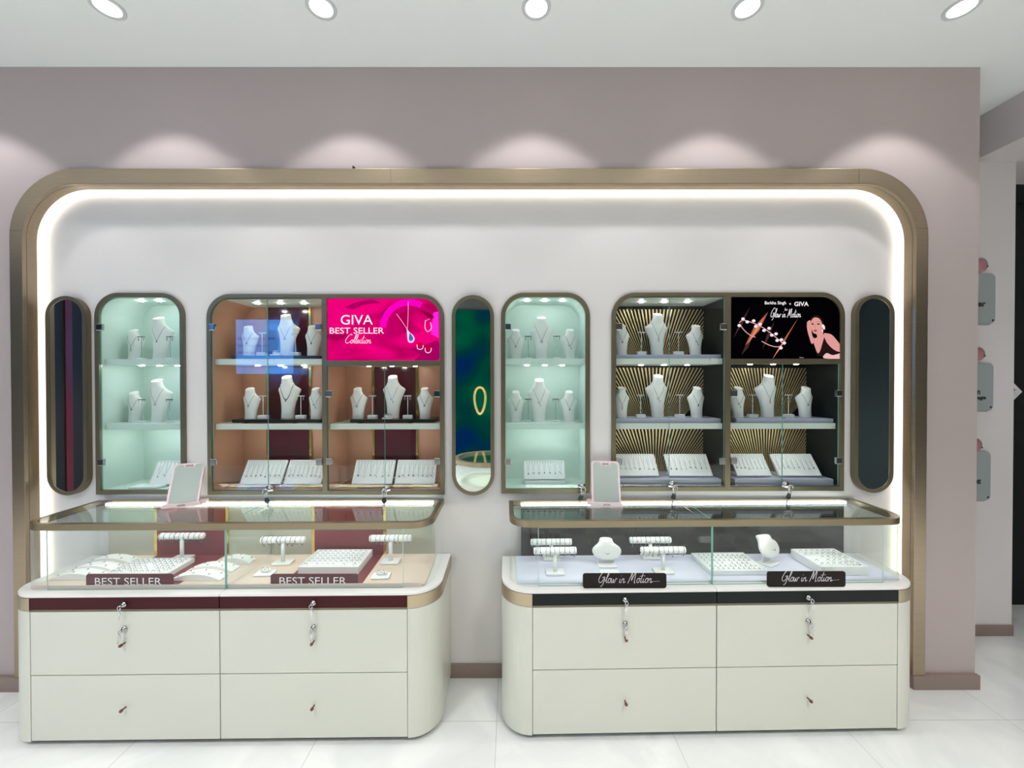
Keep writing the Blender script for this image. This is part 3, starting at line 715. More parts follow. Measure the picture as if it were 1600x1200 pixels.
CABN = {'A': 'left arched cabinet', 'C': 'right arched cabinet', 'Bl': 'tan cabinet left bay', 'Br': 'tan cabinet right bay', 'Dl': 'black cabinet left bay', 'Dr': 'black cabinet right bay'}
def put_bust(kind, px, z, cab, pos, shf, y=2.29, st=None, chunky=False, dz=0):
    X = AX(px, y); cnt[0] += 1
    pr = BT if kind == 'tall' else BS
    where = pos+', '+shf+' shelf, '+CABN[cab]
    pr.place((X, y, z+dz), 0, kind+' white necklace bust, '+where, 'white necklace busts in the wall cabinets')
    s_ = st or STY[cnt[0] % 5]
    neck(kind, s_, chunky).place((X, y, z+dz), 0, ('beaded silver necklace' if chunky else 'fine silver necklace')+' on the '+kind+' bust, '+where, 'necklaces on the busts')
def put_t(px, z, cab, pos, shf, y=2.26, dark=False, es=0, dz=0):
    X = AX(px, y); pr = TSD if dark else TSW
    where = pos+', '+shf+' shelf, '+CABN[cab]
    pr.place((X, y, z+dz), 0, 'slim T-shaped earring stand, '+where, 'earring stands in the wall cabinets')
    for sx in (-1, 1): ER[es].place((X+sx*.015, y, z+dz+TSH), 0, 'silver earring on the stand '+where, 'earring pair: '+where)
def board(cabx0, cabx1, y0, y1, z, h, m, label, name='shelf_riser'):
    o = MB().box(-(cabx1-cabx0)/2, (cabx1-cabx0)/2, -(y1-y0)/2, (y1-y0)/2, 0, h).build(name, m, bevel=.0015, loc=((cabx0+cabx1)/2, (y0+y1)/2, z)); tag(o, label, 'riser'); return o
for key, off in (('A', 0), ('C', 0)):
    cxx = (CAB[key][0]+CAB[key][1])/2; pxc = lambda dx, y: dx
    for si, (z, nm) in enumerate(((SH1, 'upper'), (SH2, 'lower'))):
        z += .0005
        for dx, kd, ps in ((-.158, 'small', 'left'), (-.012-.012*si, 'tall', 'middle'), (.150-.004*si, 'small', 'right')):
            y = 2.29; X = cxx+dx; cnt[0] += 1
            where = ps+', '+nm+' shelf, '+CABN[key]
            (BT if kd == 'tall' else BS).place((X, y, z), 0, kd+' white necklace bust, '+where, 'white necklace busts in the wall cabinets')
            neck(kd, STY[(cnt[0]*2+si) % 5]).place((X, y, z), 0, 'fine silver necklace on the '+kd+' bust, '+where, 'necklaces on the busts')
        for dx, ps in ((-.088, 'left of centre'), (.072-.006*si, 'right of centre')):
            X = cxx+dx; y = 2.262; where = ps+', '+nm+' shelf, '+CABN[key]
            TSD.place((X, y, z), 0, 'slim T-shaped earring stand, '+where, 'earring stands in the wall cabinets')
            for sx in (-1, 1): ER[0 if si else 2].place((X+sx*.015, y, z+TSH), 0, 'silver earring on the stand '+where, 'earring pair: '+where)
RH = .018; RHD = .022
YA, YZ = 2.225, 2.385
# tan cabinet risers and busts
xb = [AX(333, YA), AX(502, YA), AX(515, YA), AX(682, YA)]
DKR = mat('dark_riser', (.035, .018, .016), .15)
board(AX(362, YA), xb[1]-.004, YA, YZ, SH1+.002, RH, DKR, 'dark glossy riser on the upper shelf of the tan cabinet')
board(AX(362, YA), xb[1]-.004, YA, YZ, SH2+.002, RH, DKR, 'dark glossy riser on the lower shelf of the tan cabinet, left bay')
board(AX(546, YA), AX(678, YA), YA, YZ, SH2+.002, RH, DKR, 'dark glossy riser on the lower shelf of the tan cabinet, right bay')
zB1, zB2 = SH1+RH+.0025, SH2+RH+.0025
put_bust('small', 389, zB1, 'Bl', 'left', 'upper', 2.29, 'cluster'); put_bust('tall', 448, zB1, 'Bl', 'middle', 'upper', 2.31, 'ring'); put_bust('small', 489, zB1, 'Bl', 'right', 'upper', 2.27, 'drop')
put_t(410, zB1, 'Bl', 'left of centre', 'upper'); put_t(462, zB1, 'Bl', 'right of centre', 'upper', es=0)
put_bust('small', 391, zB2, 'Bl', 'left', 'lower', 2.28, 'cluster'); put_bust('tall', 449, zB2, 'Bl', 'middle', 'lower', 2.31, 'drop', True); put_bust('small', 494, zB2, 'Bl', 'right', 'lower', 2.28, 'branch')
put_t(411, zB2, 'Bl', 'left of centre', 'lower'); put_t(470, zB2, 'Bl', 'right of centre', 'lower', es=2)
put_bust('small', 559, zB2, 'Br', 'left', 'lower', 2.29, 'ring'); put_bust('tall', 614, zB2, 'Br', 'middle', 'lower', 2.31, 'branch'); put_bust('small', 664, zB2, 'Br', 'right', 'lower', 2.29, 'cluster')
put_t(582, zB2, 'Br', 'left of centre', 'lower', es=0); put_t(637, zB2, 'Br', 'right of centre', 'lower', es=1)
# ring pads with a bracelet
def coil(X, Y, z, label, gl):
    t = thing('bracelet_pillow', label, 'pillow', (X, Y, z))
    MB().box(-.028, .028, -.016, .016, 0, .007).build('base', BUST, t, .002)
    MB().ell((0, 0, .014), .022, .013, .008).build('cushion', BUST, t)
    b = MB()
    b.tube([(.020*math.cos(a), -.004+.009*math.sin(a), .023+.004*math.sin(2*a)) for a in [2*PI*i/24 for i in range(24)]], .0016, 6, closed=True); b.tube([(.018*math.cos(a), -.002+.008*math.sin(a), .028) for a in [2*PI*i/24 for i in range(24)]], .0014, 6, closed=True)
    o = b.build('bracelet', SILVER, loc=(X, Y, z)); tag(o, gl, 'bracelet')
coil(AX(606, 2.25), 2.245, zB2, 'white bracelet pillow before the tall bust in the tan cabinet, under the pink screen', 'silver coiled bracelet on the white pillow under the pink screen')
coil(AX(433, 2.25), 2.245, zB1, 'white bracelet pillow on the upper shelf of the tan cabinet', 'silver coiled bracelet on the pillow on the upper tan shelf')
# black cabinet
for (a, b, z, lab) in ((CAB['D'][0]+.03, AX(1130, YA), SH1, 'lavender grey riser board on the upper shelf of the black cabinet'), (CAB['D'][0]+.03, AX(1128, YA), SH2, 'lavender grey riser board on the lower shelf of the black cabinet, left bay'),
                       (AX(1148, YA), AX(1300, YA), SH2, 'lavender grey riser board on the lower shelf of the black cabinet, right bay')):
    board(a, b, 2.205, YZ, z+.0005, RHD, LAVR, lab)
zD1, zD2 = SH1+RHD+.001, SH2+RHD+.001
put_bust('small', 971, zD1, 'Dl', 'left', 'upper', 2.27, 'cluster'); put_bust('tall', 1027, zD1, 'Dl', 'middle', 'upper', 2.31, 'bar'); put_bust('small', 1087, zD1, 'Dl', 'right', 'upper', 2.29, 'branch')
put_t(1002, zD1, 'Dl', 'left of centre', 'upper'); put_t(1060, zD1, 'Dl', 'right of centre', 'upper')
put_bust('small', 971, zD2, 'Dl', 'left', 'lower', 2.27, 'bar'); put_bust('tall', 1028, zD2, 'Dl', 'middle', 'lower', 2.31, 'branch'); put_bust('small', 1089, zD2, 'Dl', 'right', 'lower', 2.29, 'drop')
put_t(1001, zD2, 'Dl', 'left of centre', 'lower', es=1); put_t(1062, zD2, 'Dl', 'right of centre', 'lower', es=1)
put_bust('small', 1153, zD2, 'Dr', 'left', 'lower', 2.28, 'branch'); put_bust('tall', 1200, zD2, 'Dr', 'middle', 'lower', 2.31, 'bar'); put_bust('small', 1259, zD2, 'Dr', 'right', 'lower', 2.29, 'cluster')
put_t(1176, zD2, 'Dr', 'left of centre', 'lower'); put_t(1232, zD2, 'Dr', 'right of centre', 'lower')
# ---------------------------------------------------------------- tilted necklace trays on the cabinet floors
zfloor = {k: CAB[k][2]+.0185 for k in CAB}
def ntray(x0, x1, z, label, seed, y0=2.215, h=.118, back=.075, n=8, lower=0, cy=0):
    """white board leaning back, with n fine necklaces"""
    W = (x1-x0)/2; cx = (x0+x1)/2
    ang = math.atan2(back, h); L = math.hypot(back, h)
    t = thing('necklace_tray', label, 'tray', (cx, y0, z), rx=0)
    M = Matrix.Translation((0, 0, .004)) @ Matrix.Rotation(-ang, 4, 'X')
    MB().box(-W, W, 0, .008, 0, L, 0, M).build('board', PAD, t, .001)
    m = MB(); m.box(-W, W, -.005, 0, 0, .004, 0, M); m.box(-W, -W+.004, -.005, 0, 0, L, 0, M); m.box(W-.004, W, -.005, 0, 0, L, 0, M); m.box(-W, W, -.005, 0, L-.004, L, 0, M)
    m.build('rim', BUST, t)
    MB().box(-W+.02, W-.02, .02, back+.012, -.0035, 0).build('foot', BUST, t)
    rnd = random.Random(seed)
    for i in range(n):
        X = -W+(i+.75)*(2*W)/(n+.5); hw = W/n*.55; st = STY[rnd.randrange(5)]
        o = thing('necklace', 'necklace on the '+label, 'necklace', (cx, y0, z), group='necklaces on the '+label)
        c = MB(); dl = L*(.62+.06*rnd.random())
        c.tube([M @ Vector((X-hw, -.0015, L*.95)), M @ Vector((X-hw*.5, -.0015, L-dl*.5)), M @ Vector((X, -.0015, L-dl)), M @ Vector((X+hw*.5, -.0015, L-dl*.5)), M @ Vector((X+hw, -.0015, L*.95))], .0006, 5)
        c.build('chain', SILVER, o)
        q = M @ Vector((X, -.004, L-dl)); pm = MB(); pendant(pm, st, q.x, q.y, q.z, .95); pm.build('pendant', SILVER, o)
yt = 2.235
zt = zfloor['B']+.012
for i, (a, b, lab) in enumerate(((381, 443, 'tilted tray at the far left of the tan cabinet floor'), (449, 507, 'tilted tray left of the mullion of the tan cabinet floor'), (556, 617, 'tilted tray right of the mullion of the tan cabinet floor'), (623, 684, 'white tilted tray at the right end of the tan cabinet floor'))):
    a_, b_ = AX(a-7, yt), AX(b-5, yt)
    if i == 1: b_ = AX(501, yt)
    ntray(a_, b_, zt+.002, lab, i+3, yt, n=8 if i != 2 else 6)
board(AX(352, 2.23), AX(503, 2.23), 2.225, 2.39, zfloor['B']+.0018, .011, GOLD, 'low gold riser on the floor of the tan cabinet, left bay'); board(AX(530, 2.23), AX(676, 2.23), 2.225, 2.39, zfloor['B']+.0018, .011, GOLD, 'low gold riser on the floor of the tan cabinet, right bay')
board(CAB['D'][0]+.028, AX(1127, 2.2), 2.195, 2.39, zfloor['D']+.0005, .034, LAVR, 'deep lavender grey riser on the floor of the black cabinet, left bay'); board(AX(1148, 2.2), AX(1302, 2.2), 2.195, 2.39, zfloor['D']+.0005, .034, LAVR, 'deep lavender grey riser on the floor of the black cabinet, right bay')
yd = 2.235
for i, (a, b, lab) in enumerate(((967, 1030, 'white tilted tray at the far left of the black cabinet floor'), (1046, 1114, 'tilted tray left of the mullion of the black cabinet floor'), (1152, 1206, 'tilted tray right of the mullion of the black cabinet floor'), (1218, 1284, 'white tilted tray at the right end of the black cabinet floor'))):
    ntray(AX(a, yd), AX(b, yd), zfloor['D']+.039, lab, i+13, yd, h=.105, back=.085, n=8)
ntray(CAB['A'][0]+.19, CAB['A'][1]-.03, zfloor['A']+.004, 'tilted tray on the floor of the left arched cabinet', 31, 2.26, h=.12, back=.06, n=6)
ntray(AX(819, 2.27), AX(883, 2.27), zfloor['C']+.024, 'small tilted tray on the floor of the right arched cabinet', 32, 2.27, h=.095, back=.05, n=7)
o = MB().box(-.115, .115, -.05, .05, 0, .018).build('tray_base_block', PAD, bevel=.002, loc=(AX(851, 2.3), 2.31, zfloor['C']+.001)); tag(o, 'low white block under the necklace tray in the right arched cabinet', 'riser')
o = MB().box(-.075, .075, -.035, .035, 0, .012).build('tray_base_block', PAD, bevel=.002, loc=(CAB['A'][0]+.22, 2.215, zfloor['A']+.0012)); tag(o, 'low white block on the floor of the left arched mint cabinet', 'riser')

# ---------------------------------------------------------------- counters
MOD = .82; LR = .135; ZL = .669
def counter(origin, rz, label, band, backm, floorm, left, widths, CD):
    t = thing('display_counter', label, 'display counter', origin, rz)
    Wt = widths[0]+widths[1]
    xs = [0, widths[0], Wt]
    def plan(r, ins=0, x0=-LR, x1=Wt+LR, d=CD):
        x0 += ins; x1 -= ins
        return [(x0, d)]+arc(x0+r, ins+r, r, 180, 270, 12)+arc(x1-r, ins+r, r, 270, 360, 12)+[(x1, d)]
    MB().prism([[(x, y) for x, y in plan(LR-.03, .03, d=CD-.02)]], .004, .026, 'z').build('plinth', FEET, t)
    MB().box(.001, Wt-.001, .022, CD, .026, .598).build('carcass', CREAM, t)
    for s_ in (0, 1):
        x0 = 0 if s_ == 0 else Wt
        def endp(ins):
            r = LR+ins
            if s_ == 0: return [(0, CD)]+[(-LR-ins, CD)]+arc(0, LR, r, 180, 270, 14)
            return [(Wt, CD)]+(arc(Wt, LR, r, 360, 270, 14)[::1] and ([(Wt+LR+ins, CD)]+arc(Wt, LR, r, 360, 270, 14)))
        MB().prism([endp(0)], .026, .598, 'z').build('end_panel', CREAM, t, .002)
        MB().prism([endp(.002)], .600, .656, 'z').build('corner_trim', BRONZE_L, t, .001)
    for i in (0, 1):
        a, b = xs[i]+.002, xs[i+1]-.002
        q = MB().box(a, b, 0, .02, .604, .656).build('lock_rail', band, t, .0015); lock_and_key(q, (a+b)/2, -.0005, .628, 1.05, False, (.1, -.1)[i])
        q = MB().box(a, b, .001, .02, .318, .594).build('drawer', CREAM, t, .0015); lock_and_key(q, (a+b)/2, .0005, .520, 1.0, False, (.25, .05)[i] if left else (0, -.25)[i])
        knob(q, (a+b)/2, .458)
        q = MB().box(a, b, .001, .02, .030, .3145).build('drawer', CREAM, t, .0015); knob(q, (a+b)/2, .175)
        MB().prism([([(a-.002 if i else -LR, CD)]+(arc(0, LR, LR, 180, 270, 12) if i == 0 else [(a-.001, 0)])+(arc(Wt, LR, LR, 270, 360, 12) if i == 1 else [(b+.001, 0)])+[(Wt+LR if i else b+.001, CD)])], .657, ZL, 'z').build('ledge_top', LEDGE, t, .001)
    MB().box(.0, Wt, .004, .02, .596, .602).build('rail_gap_trim', BRONZE_D, t)
    # glass case
    ins = .04; r = LR-ins; gx0, gx1 = -LR+ins, Wt+LR-ins; zt = .965
    th = .006
    def wallseg(path):   # path centre line -> closed loop of thickness th
        L = []; R = []; n = len(path)
        for i, p_ in enumerate(path):
            a = path[max(0, i-1)]; b = path[min(n-1, i+1)]; dx, dy = b[0]-a[0], b[1]-a[1]; l = math.hypot(dx, dy)
            L.append((p_[0]-dy/l*th/2, p_[1]+dx/l*th/2)); R.append((p_[0]+dy/l*th/2, p_[1]-dx/l*th/2))
        return L+R[::-1]
    zb, zg = ZL+.0005, zt-.030
    for i in (0, 1):
        a, b = (.03 if i == 0 else xs[1]+.002), (xs[1]-.002 if i == 0 else Wt-.03)
        MB().box(a, b, ins, ins+th, zb, zg, 0).build('front_glass', CASEG, t)
        e = MB()
        xx = b if i == 0 else a; e.box(xx-.0012, xx+.0012, ins, ins+th, zb, zg)
        xx = a if i == 0 else b; e.box(xx-.0010, xx+.0010, ins+.001, ins+th-.001, zb, zg, 1)
        e.box(a, b, ins+.001, ins+th-.001, zg-.0015, zg-.0002); e.box(a, b, ins+.001, ins+th-.001, zb, zb+.0012)
        e.build('glass_edges', [GEDGE, mat('pale_glass_edge', (.60, .70, .66), .2)], t)
    for s_ in (0, 1):
        if s_ == 0: path = [(.027, ins)]+arc(gx0+r, ins+r, r, 270, 180, 12)+[(gx0, CD)]
        else: path = [(Wt-.027, ins)]+arc(gx1-r, ins+r, r, 270, 360, 12)+[(gx1, CD)]
        MB().prism([wallseg(path)], zb, zg, 'z').build('curved_side_glass', CASEG, t)
    dv = MB().box(xs[1]-.003, xs[1]+.003, ins+.012, CD-.012, zb, zg, 0).build('divider_glass', [CASEG, GEDGE], t)
    def tp(ins2): 
        r2 = r+ins-ins2
        a, b = -LR+ins2, Wt+LR-ins2
        return [(a, CD)]+arc(a+r2, ins2+r2, r2, 180, 270, 14)+arc(b-r2, ins2+r2, r2, 270, 360, 14)+[(b, CD)]
    inner = [(-LR+.058, CD-.008)]+arc(-LR+.058+.075, .058+.075, .075, 180, 270, 14)+arc(Wt+LR-.058-.075, .058+.075, .075, 270, 360, 14)+[(Wt+LR-.058, CD-.008)]
    MB().prism([tp(.036), inner[::-1]], zt-.028, zt, 'z').build('top_rim', mat('top_rim_bronze', (.27, .215, .135), .34, .8), t, .0012)
    MB().prism([inner], zt-.007, zt-.0008, 'z').build('top_glass', TOPG, t)
    MB().box(xs[1]-.0015, xs[1]+.0015, .058, CD-.008, zt-.0009, zt-.0003).build('top_seam', GEDGE, t)
    # inside
    MB().box(gx0+.03, gx1-.03, ins+.02, CD-.012, ZL, ZL+.006).build('case_floor', floorm, t, .001)
    MB().box(gx0+.06, gx1-.05, CD-.012, CD-.004, ZL+.006, zt-.03).build('case_back', backm, t)
    sl = MB().box(gx0+.06, gx1-.05, CD-.028, CD-.012, zt-.022, zt-.009).build('light_strip', CASEL, t)
    MB().box(.0, Wt, .060, .067, zt-.026, zt-.010).build('front_light_strip', emis('case_front_strip', (1, .98, .9), 16), t)
    return t, xs
def knob(par, x, z):
    MB().cyl((x, .001, z), (x, -.016, z), .0032, 12).tube([(x, -.012, z), (x, -.016, z), (x, -.024, z), (x, -.026, z)], [.004, .0065, .0065, .005], 16).build('knob', ROSE, par)
cl, xl = counter((AX(42, 1.747), 1.747, 0), math.radians(.55), 'cream curved display counter with burgundy band on the left, glass case on top', BURG, SAGE, PEACH, True, (.819, .819), .398)
cr_, xr = counter((AX(831.5, 1.773), 1.773, 0), math.radians(1.0), 'cream curved display counter with black band on the right, glass case on top', BLACK, mat('black_gloss_back', (.006, .007, .007), .12, spec=.35), LAV, False, (.824, .824), .357)
# burgundy and gold inlays of the left case
for i, (p0, p1) in enumerate(((242, 349), (489, 597))):
    yb = .398-.013
    o = cl.location; x0 = AX(p0, 2.12)-o.x; x1 = AX(p1, 2.12)-o.x
    MB().box(x0, x1, yb-.004, yb+.0005, ZL+.0065, .932).build('burgundy_back_inlay', BURG_C, cl)
    for ga, gb in ((x0-.016, x0-.001), (x1+.001, x1+.016)): MB().box(ga, gb, yb-.004, yb+.0005, ZL+.0065, .932).build('gold_back_inlay', GOLD, cl)
    MB().box(x0, x1, .07, yb-.005, ZL+.0062, ZL+.0072).build('burgundy_floor_inlay', BURG_C, cl)
MB().box(-.05, 1.69, .049, .0515, ZL+.0006, ZL+.0175).build('front_upstand', mat('blush_trim', (.74, .60, .55), .5), cl)
# ---------------------------------------------------------------- things in the counters
ZF = ZL+.0078
def tbar(X, Y, z, label, bar_z=.125, L=.21, rb=.0165, seed=0, n=9, dang=True, base=(.045, .03), blabel=''):
    t = thing('bracelet_stand', label, 'bracelet stand', (X, Y, z), .02)
    MB().box(-base[0], base[0], -base[1], base[1], 0, .009).build('base', BUST, t, .002)
    MB().cyl((0, 0, .009), (0, 0, bar_z-rb+.004), .0095, 14).build('post', BUST, t)
    MB().tube([(-L/2, 0, bar_z), (-L/2+.004, 0, bar_z), (L/2-.004, 0, bar_z), (L/2, 0, bar_z)], [rb-.003, rb, rb, rb-.003], 20).build('bar', BUST, t)
    rnd = random.Random(seed)
    for i in range(n):
        xx = -L/2+.012+i*(L-.024)/(n-1)+rnd.uniform(-.003, .003)
        b = MB(); R = rb+.0022; dr = .010*rnd.random() if dang else 0
        pts = []
        for k in range(20):
            a = 2*PI*k/20; s_ = math.sin(a)
            pts.append((xx+.003*math.cos(a)*rnd.choice((1, .6)), R*math.cos(a), bar_z+R*s_-(dr*(max(0, -s_)**2))))
        b.tube(pts, .0011+.0008*(i % 3 == 0), 5, closed=True)
        if i % 2: b.ell((xx, -R, bar_z-.002), .0028, .0016, .0028, 8, 6)
        if dang and i % 3 != 1: b.ell((xx, 0, bar_z-R-dr-.003), .003, .002, .004, 8, 6)
        o = b.build('bracelet', SILVER, loc=(X, Y, z)); tag(o, 'silver bracelet on the '+label, 'bracelet', 'bracelets on the '+label)
def ring_mesh(): 
    b = MB(); b.tube([(.0075*math.cos(a), 0, .0035+.0075*math.sin(a)) for a in [2*PI*i/14 for i in range(14)]], .0009, 5, closed=True); b.ell((0, 0, .0115), .0022, .0022, .0018, 8, 5); o = b.build('ring', SILVER); tag(o, 'x', 'ring'); return o
def stud_mesh():
    b = MB(); b.ell((0, 0, .0015), .0035, .0035, .0018, 8, 5); b.ell((.0012, -.006, .001), .0018, .003, .001, 8, 4); o = b.build('earring', SILVER); tag(o, 'x', 'earring'); return o
RING = Proto(ring_mesh()); STUD = Proto(stud_mesh())
def jtray(x0, x1, y0, y1, z, h, label, nx, ny, what='ring', back=0, rz=.009):
    W, D = (x1-x0)/2, (y1-y0)/2; X, Y = (x0+x1)/2, (y0+y1)/2
    t = thing('jewellery_tray', label, 'tray', (X, Y, z), rz)
    m = MB(); m.prism([rr(-W, -D, W, D), rr(-W+.006, -D+.006, W-.006, D-.006)[::-1]], 0, h, 'z'); m.box(-W+.005, W-.005, -D+.005, D-.005, 0, h-.007)
    m.build('tray_body', BUST, t, .0012)
    c = MB(); 
    for j in range(ny):
        yy = -D+.012+(j+.5)*(2*D-.024)/ny
        c.tube([(-W+.009, yy, h-.006), (W-.009, yy, h-.006)], .0048, 8)
    c.build('velvet_rolls', PAD, t)
    rnd = random.Random(int(X*1000))
    pr, nm = (RING, 'ring') if what == 'ring' else (STUD, 'earring')
    for j in range(ny):
        yy = -D+.012+(j+.5)*(2*D-.024)/ny
        for i in range(nx):
            if rnd.random() < .06: continue
            xx = -W+.014+(i+.5)*(2*W-.028)/nx
            pr.place((X+xx, Y+yy-.002, z+h-.0055 if what == 'ring' else z+h-.001), rz+rnd.uniform(-.3, .3), 'silver '+nm+' in the '+label, nm+'s in the '+label)
def dome(X, Y, z, W, D, label, n=6, H=.026):
    t = thing('domed_earring_pad', label, 'earring pad', (X, Y, z), 0)
    up = [(-W+2*W*i/16, H*(1-(1-i/8)**2)) for i in range(17)]
    m = MB(); m.prism([[(-W, -.0001)]+[(a, b+.003) for a, b in up]+[(W, -.0001)]][0:1], -D, D); m.build('pad', BUST, t)
    for i in range(n):
        u = (i+.7)/(n+.4); xx = -W+2*W*u; zz = H*(1-(1-2*u)**2)+.003
        STUD.place((X+xx, Y-D*.4+(i % 2)*.03, z+zz), 0, 'silver earring on the '+label, 'earrings on the '+label)
def smallpad(X, Y, z, label, rl):
    t = thing('ring_stand', label, 'ring stand', (X, Y, z), .05)
    MB().box(-.042, .042, -.03, .03, 0, .006).build('base', BUST, t, .002)
    MB().ell((0, .004, .014), .026, .014, .010, 14, 8).build('cushion', BUST, t)
    o = dup(RING.root, (X-.008, Y-.006, z+.019), 0, rl[0], 'rings on ring stands'); o2 = dup(RING.root, (X+.012, Y-.006, z+.019), 0, rl[1], 'rings on ring stands')
# left counter, left module
dome(-2.03, 1.895, ZF, .115, .030, 'white domed pad at the front left of the burgundy counter')
dome(-2.03, 1.972, ZF, .115, .028, 'white domed pad in the middle left of the burgundy counter')
dome(-2.035, 2.055, ZF, .115, .028, 'white domed pad at the back left of the burgundy counter')
jtray(-1.905, -1.61, 1.875, 2.045, ZF, .024, 'flat ring tray in the left half of the burgundy counter', 10, 6)
tbar(AX(283, 2.09), 2.088, ZF, 'white T-bar left of the divider, burgundy counter', .118, .225, seed=1)
dome(-1.462, 1.885, ZF, .115, .030, 'white domed pad beside the glass divider, front')
dome(-1.460, 1.968, ZF, .112, .028, 'white domed pad beside the glass divider, middle')
dome(-1.405, 2.052, ZF, .085, .026, 'white domed pad beside the glass divider, back')
# left counter, right module
tbar(AX(440, 2.03), 2.035, ZF, 'white T-bar right of the divider, burgundy counter', .118, .218, seed=2)
smallpad(AX(414, 1.93), 1.925, ZF, 'small white ring stand beside the second burgundy sign', ('silver ring at the left of the small stand next to the second burgundy sign', 'silver ring at the right of the small stand next to the second burgundy sign'))
jtray(-1.018, -.73, 1.915, 2.115, ZF, .036, 'raised ring tray in the right half of the burgundy counter', 10, 6, rz=.006)
tbar(AX(609, 2.04), 2.045, ZF, 'white T-bar at the right end, burgundy counter', .122, .21, seed=3)
smallpad(AX(595, 1.90), 1.895, ZF, 'small white ring stand at the right end of the burgundy counter', ('silver ring at the left of the small stand at the right end', 'silver ring at the right of the small stand at the right end'))
# right counter, left module
tbar(AX(861, 2.09), 2.085, ZF, 'rear white T-bar at the left end, black counter', .085, .213, seed=4)
tbar(AX(867, 1.93), 1.925, ZF, 'front white T-bar at the left end, black counter', .108, .205, seed=5)
tbar(AX(1017, 2.09), 2.095, ZF, 'rear white T-bar beside the divider, black counter', .090, .215, seed=6)
tbar(AX(1036, 1.94), 1.935, ZF, 'front white T-bar beside the divider, black counter', .105, .215, seed=7)
def neckform(X, Y, z, label, nl, lean=.35, yaw=0, s=1.0):
    t = thing('neck_form', label, 'neck form', (X, Y, z), yaw)
    secs = [(-.038, .030, .010), (-.030, .058, .016), (-.012, .074, .020), (.008, .078, .022), (.024, .066, .024), (.034, .046, .026), (.044, .036, .028), (.056, .034, .030), (.060, .030, .026)]
    n = 24; vs = []; fs = []
    M = Matrix.Translation((0, 0, .068*s)) @ Matrix.Rotation(-lean, 4, 'X')
    for (zz, wd, dp) in secs:
        for k in range(n):
            a = 2*PI*k/n; vs.append(M @ Vector((s*wd*.97*math.cos(a), s*dp*math.sin(a)-.004, s*zz+.25*s*dp*math.sin(a)*(1 if zz > .03 else 0))))
    m = len(secs)
    for i in range(m-1):
        for k in range(n): fs.append((i*n+k, i*n+(k+1) % n, (i+1)*n+(k+1) % n, (i+1)*n+k))
    b = MB(); b.add(vs, fs, 0, True); b.add(vs[-n:], [tuple(range(n))]); b.add(vs[:n], [tuple(range(n-1, -1, -1))])
    o = b.build('form', BUST, t); sb = o.modifiers.new('s', 'SUBSURF'); sb.levels = 1; sb.render_levels = 1
    MB().prism([[(-.04, 0), (.04, 0), (.03, .045), (-.03, .045)]], .01, .016).build('easel', BUST, t, .001)
    MB().box(-.045, .045, -.035, .035, 0, .006).build('base', BUST, t, .001)
    N = MB(); pts = []
    for i in range(21):
        u = -1+i/10; pts.append(M @ Vector((s*.040*u, -s*(.0245-.010*u*u), s*(-.012+.042*abs(u)**1.8))))
    N.tube(pts, .0008, 5); N.ell(pts[10], .003, .002, .003)
    q = N.build('necklace', SILVER, loc=(X, Y, z)); q.rotation_euler[2] = yaw; tag(q, nl, 'necklace')
neckform(AX(948, 2.01), 2.01, ZF, 'low white neck form between the T-bars of the black counter', 'fine necklace on the low neck form between the T-bars')
o = MB().prism([[(-.045, 0), (.045, 0), (.045, .004), (-.045, .004)]], -.05, .05).build('jewellery_card', PAD, loc=(AX(955, 1.90), 1.90, ZF)); tag(o, 'small white card lying before the low neck form in the black counter', 'card')
# right counter, right module
jtray(.94, 1.215, 1.90, 2.10, ZF, .022, 'flat earring tray right of the glass divider, black counter', 10, 6, 'earring', rz=.017)
neckform(AX(1203, 2.02), 2.025, ZF+.0, 'white neck form turned sideways in the right half of the black counter', 'fine necklace on the sideways neck form', .55, .55, 1.08)
jtray(1.462, 1.69, 1.895, 2.10, ZF, .042, 'deep ring tray at the right end of the black counter', 7, 5, 'ring', rz=.017)
# ---------------------------------------------------------------- signs
def sign(px0, px1, py0, py1, Y, label, m, txt, kind, bottom=None, rz=0):
    x0, x1 = AX(px0, Y), AX(px1, Y); z1 = AZ(py0, Y, px0); z0 = bottom if bottom is not None else AZ(py1, Y, px0)
    W, H = (x1-x0)/2, z1-z0; r = .011
    t = thing('counter_sign', label, 'sign', ((x0+x1)/2, Y, z0), rz)
    MB().prism([rr(-W, 0, W, H, r, r, r if kind == 'script' else .001, r if kind == 'script' else .001, 6)], 0, .004).build('plate', m, t)
    b = MB()
    if kind == 'script': script(b, txt, -W*.66, H*.36, W*1.50, -.0006, .0017, tail=1.6, sy=1.0)
    else: text(b, txt, -W*.03, H*.42, -.0006, w=W*1.53, h=.033, bold=.0)
    b.build('lettering', WHITEP, t)
    MB().box(-W*.8, W*.8, .004, .03, 0, .003).build('foot', m, t)
sign(131.5, 268, 897, 921, 1.806, 'burgundy sign with white capitals in the left half of the burgundy counter', BURG_SIGN, 'BEST SELLER', 'cap', ZF-.001)
sign(421, 558, 897, 921, 1.812, 'burgundy sign with white capitals in the right half of the burgundy counter', BURG_SIGN, 'BEST SELLER', 'cap', ZF-.001)
sign(911, 1042, 896, 919, 1.796, 'black sign with silver handwriting on the left half of the black counter ledge', SIGNB, 'Glow in Motion', 'script', ZL+.0005)
sign(1200, 1323, 893, 918, 1.804, 'black sign with silver handwriting on the right half of the black counter ledge', SIGNB, 'Glow in Motion', 'script', ZL+.0005)
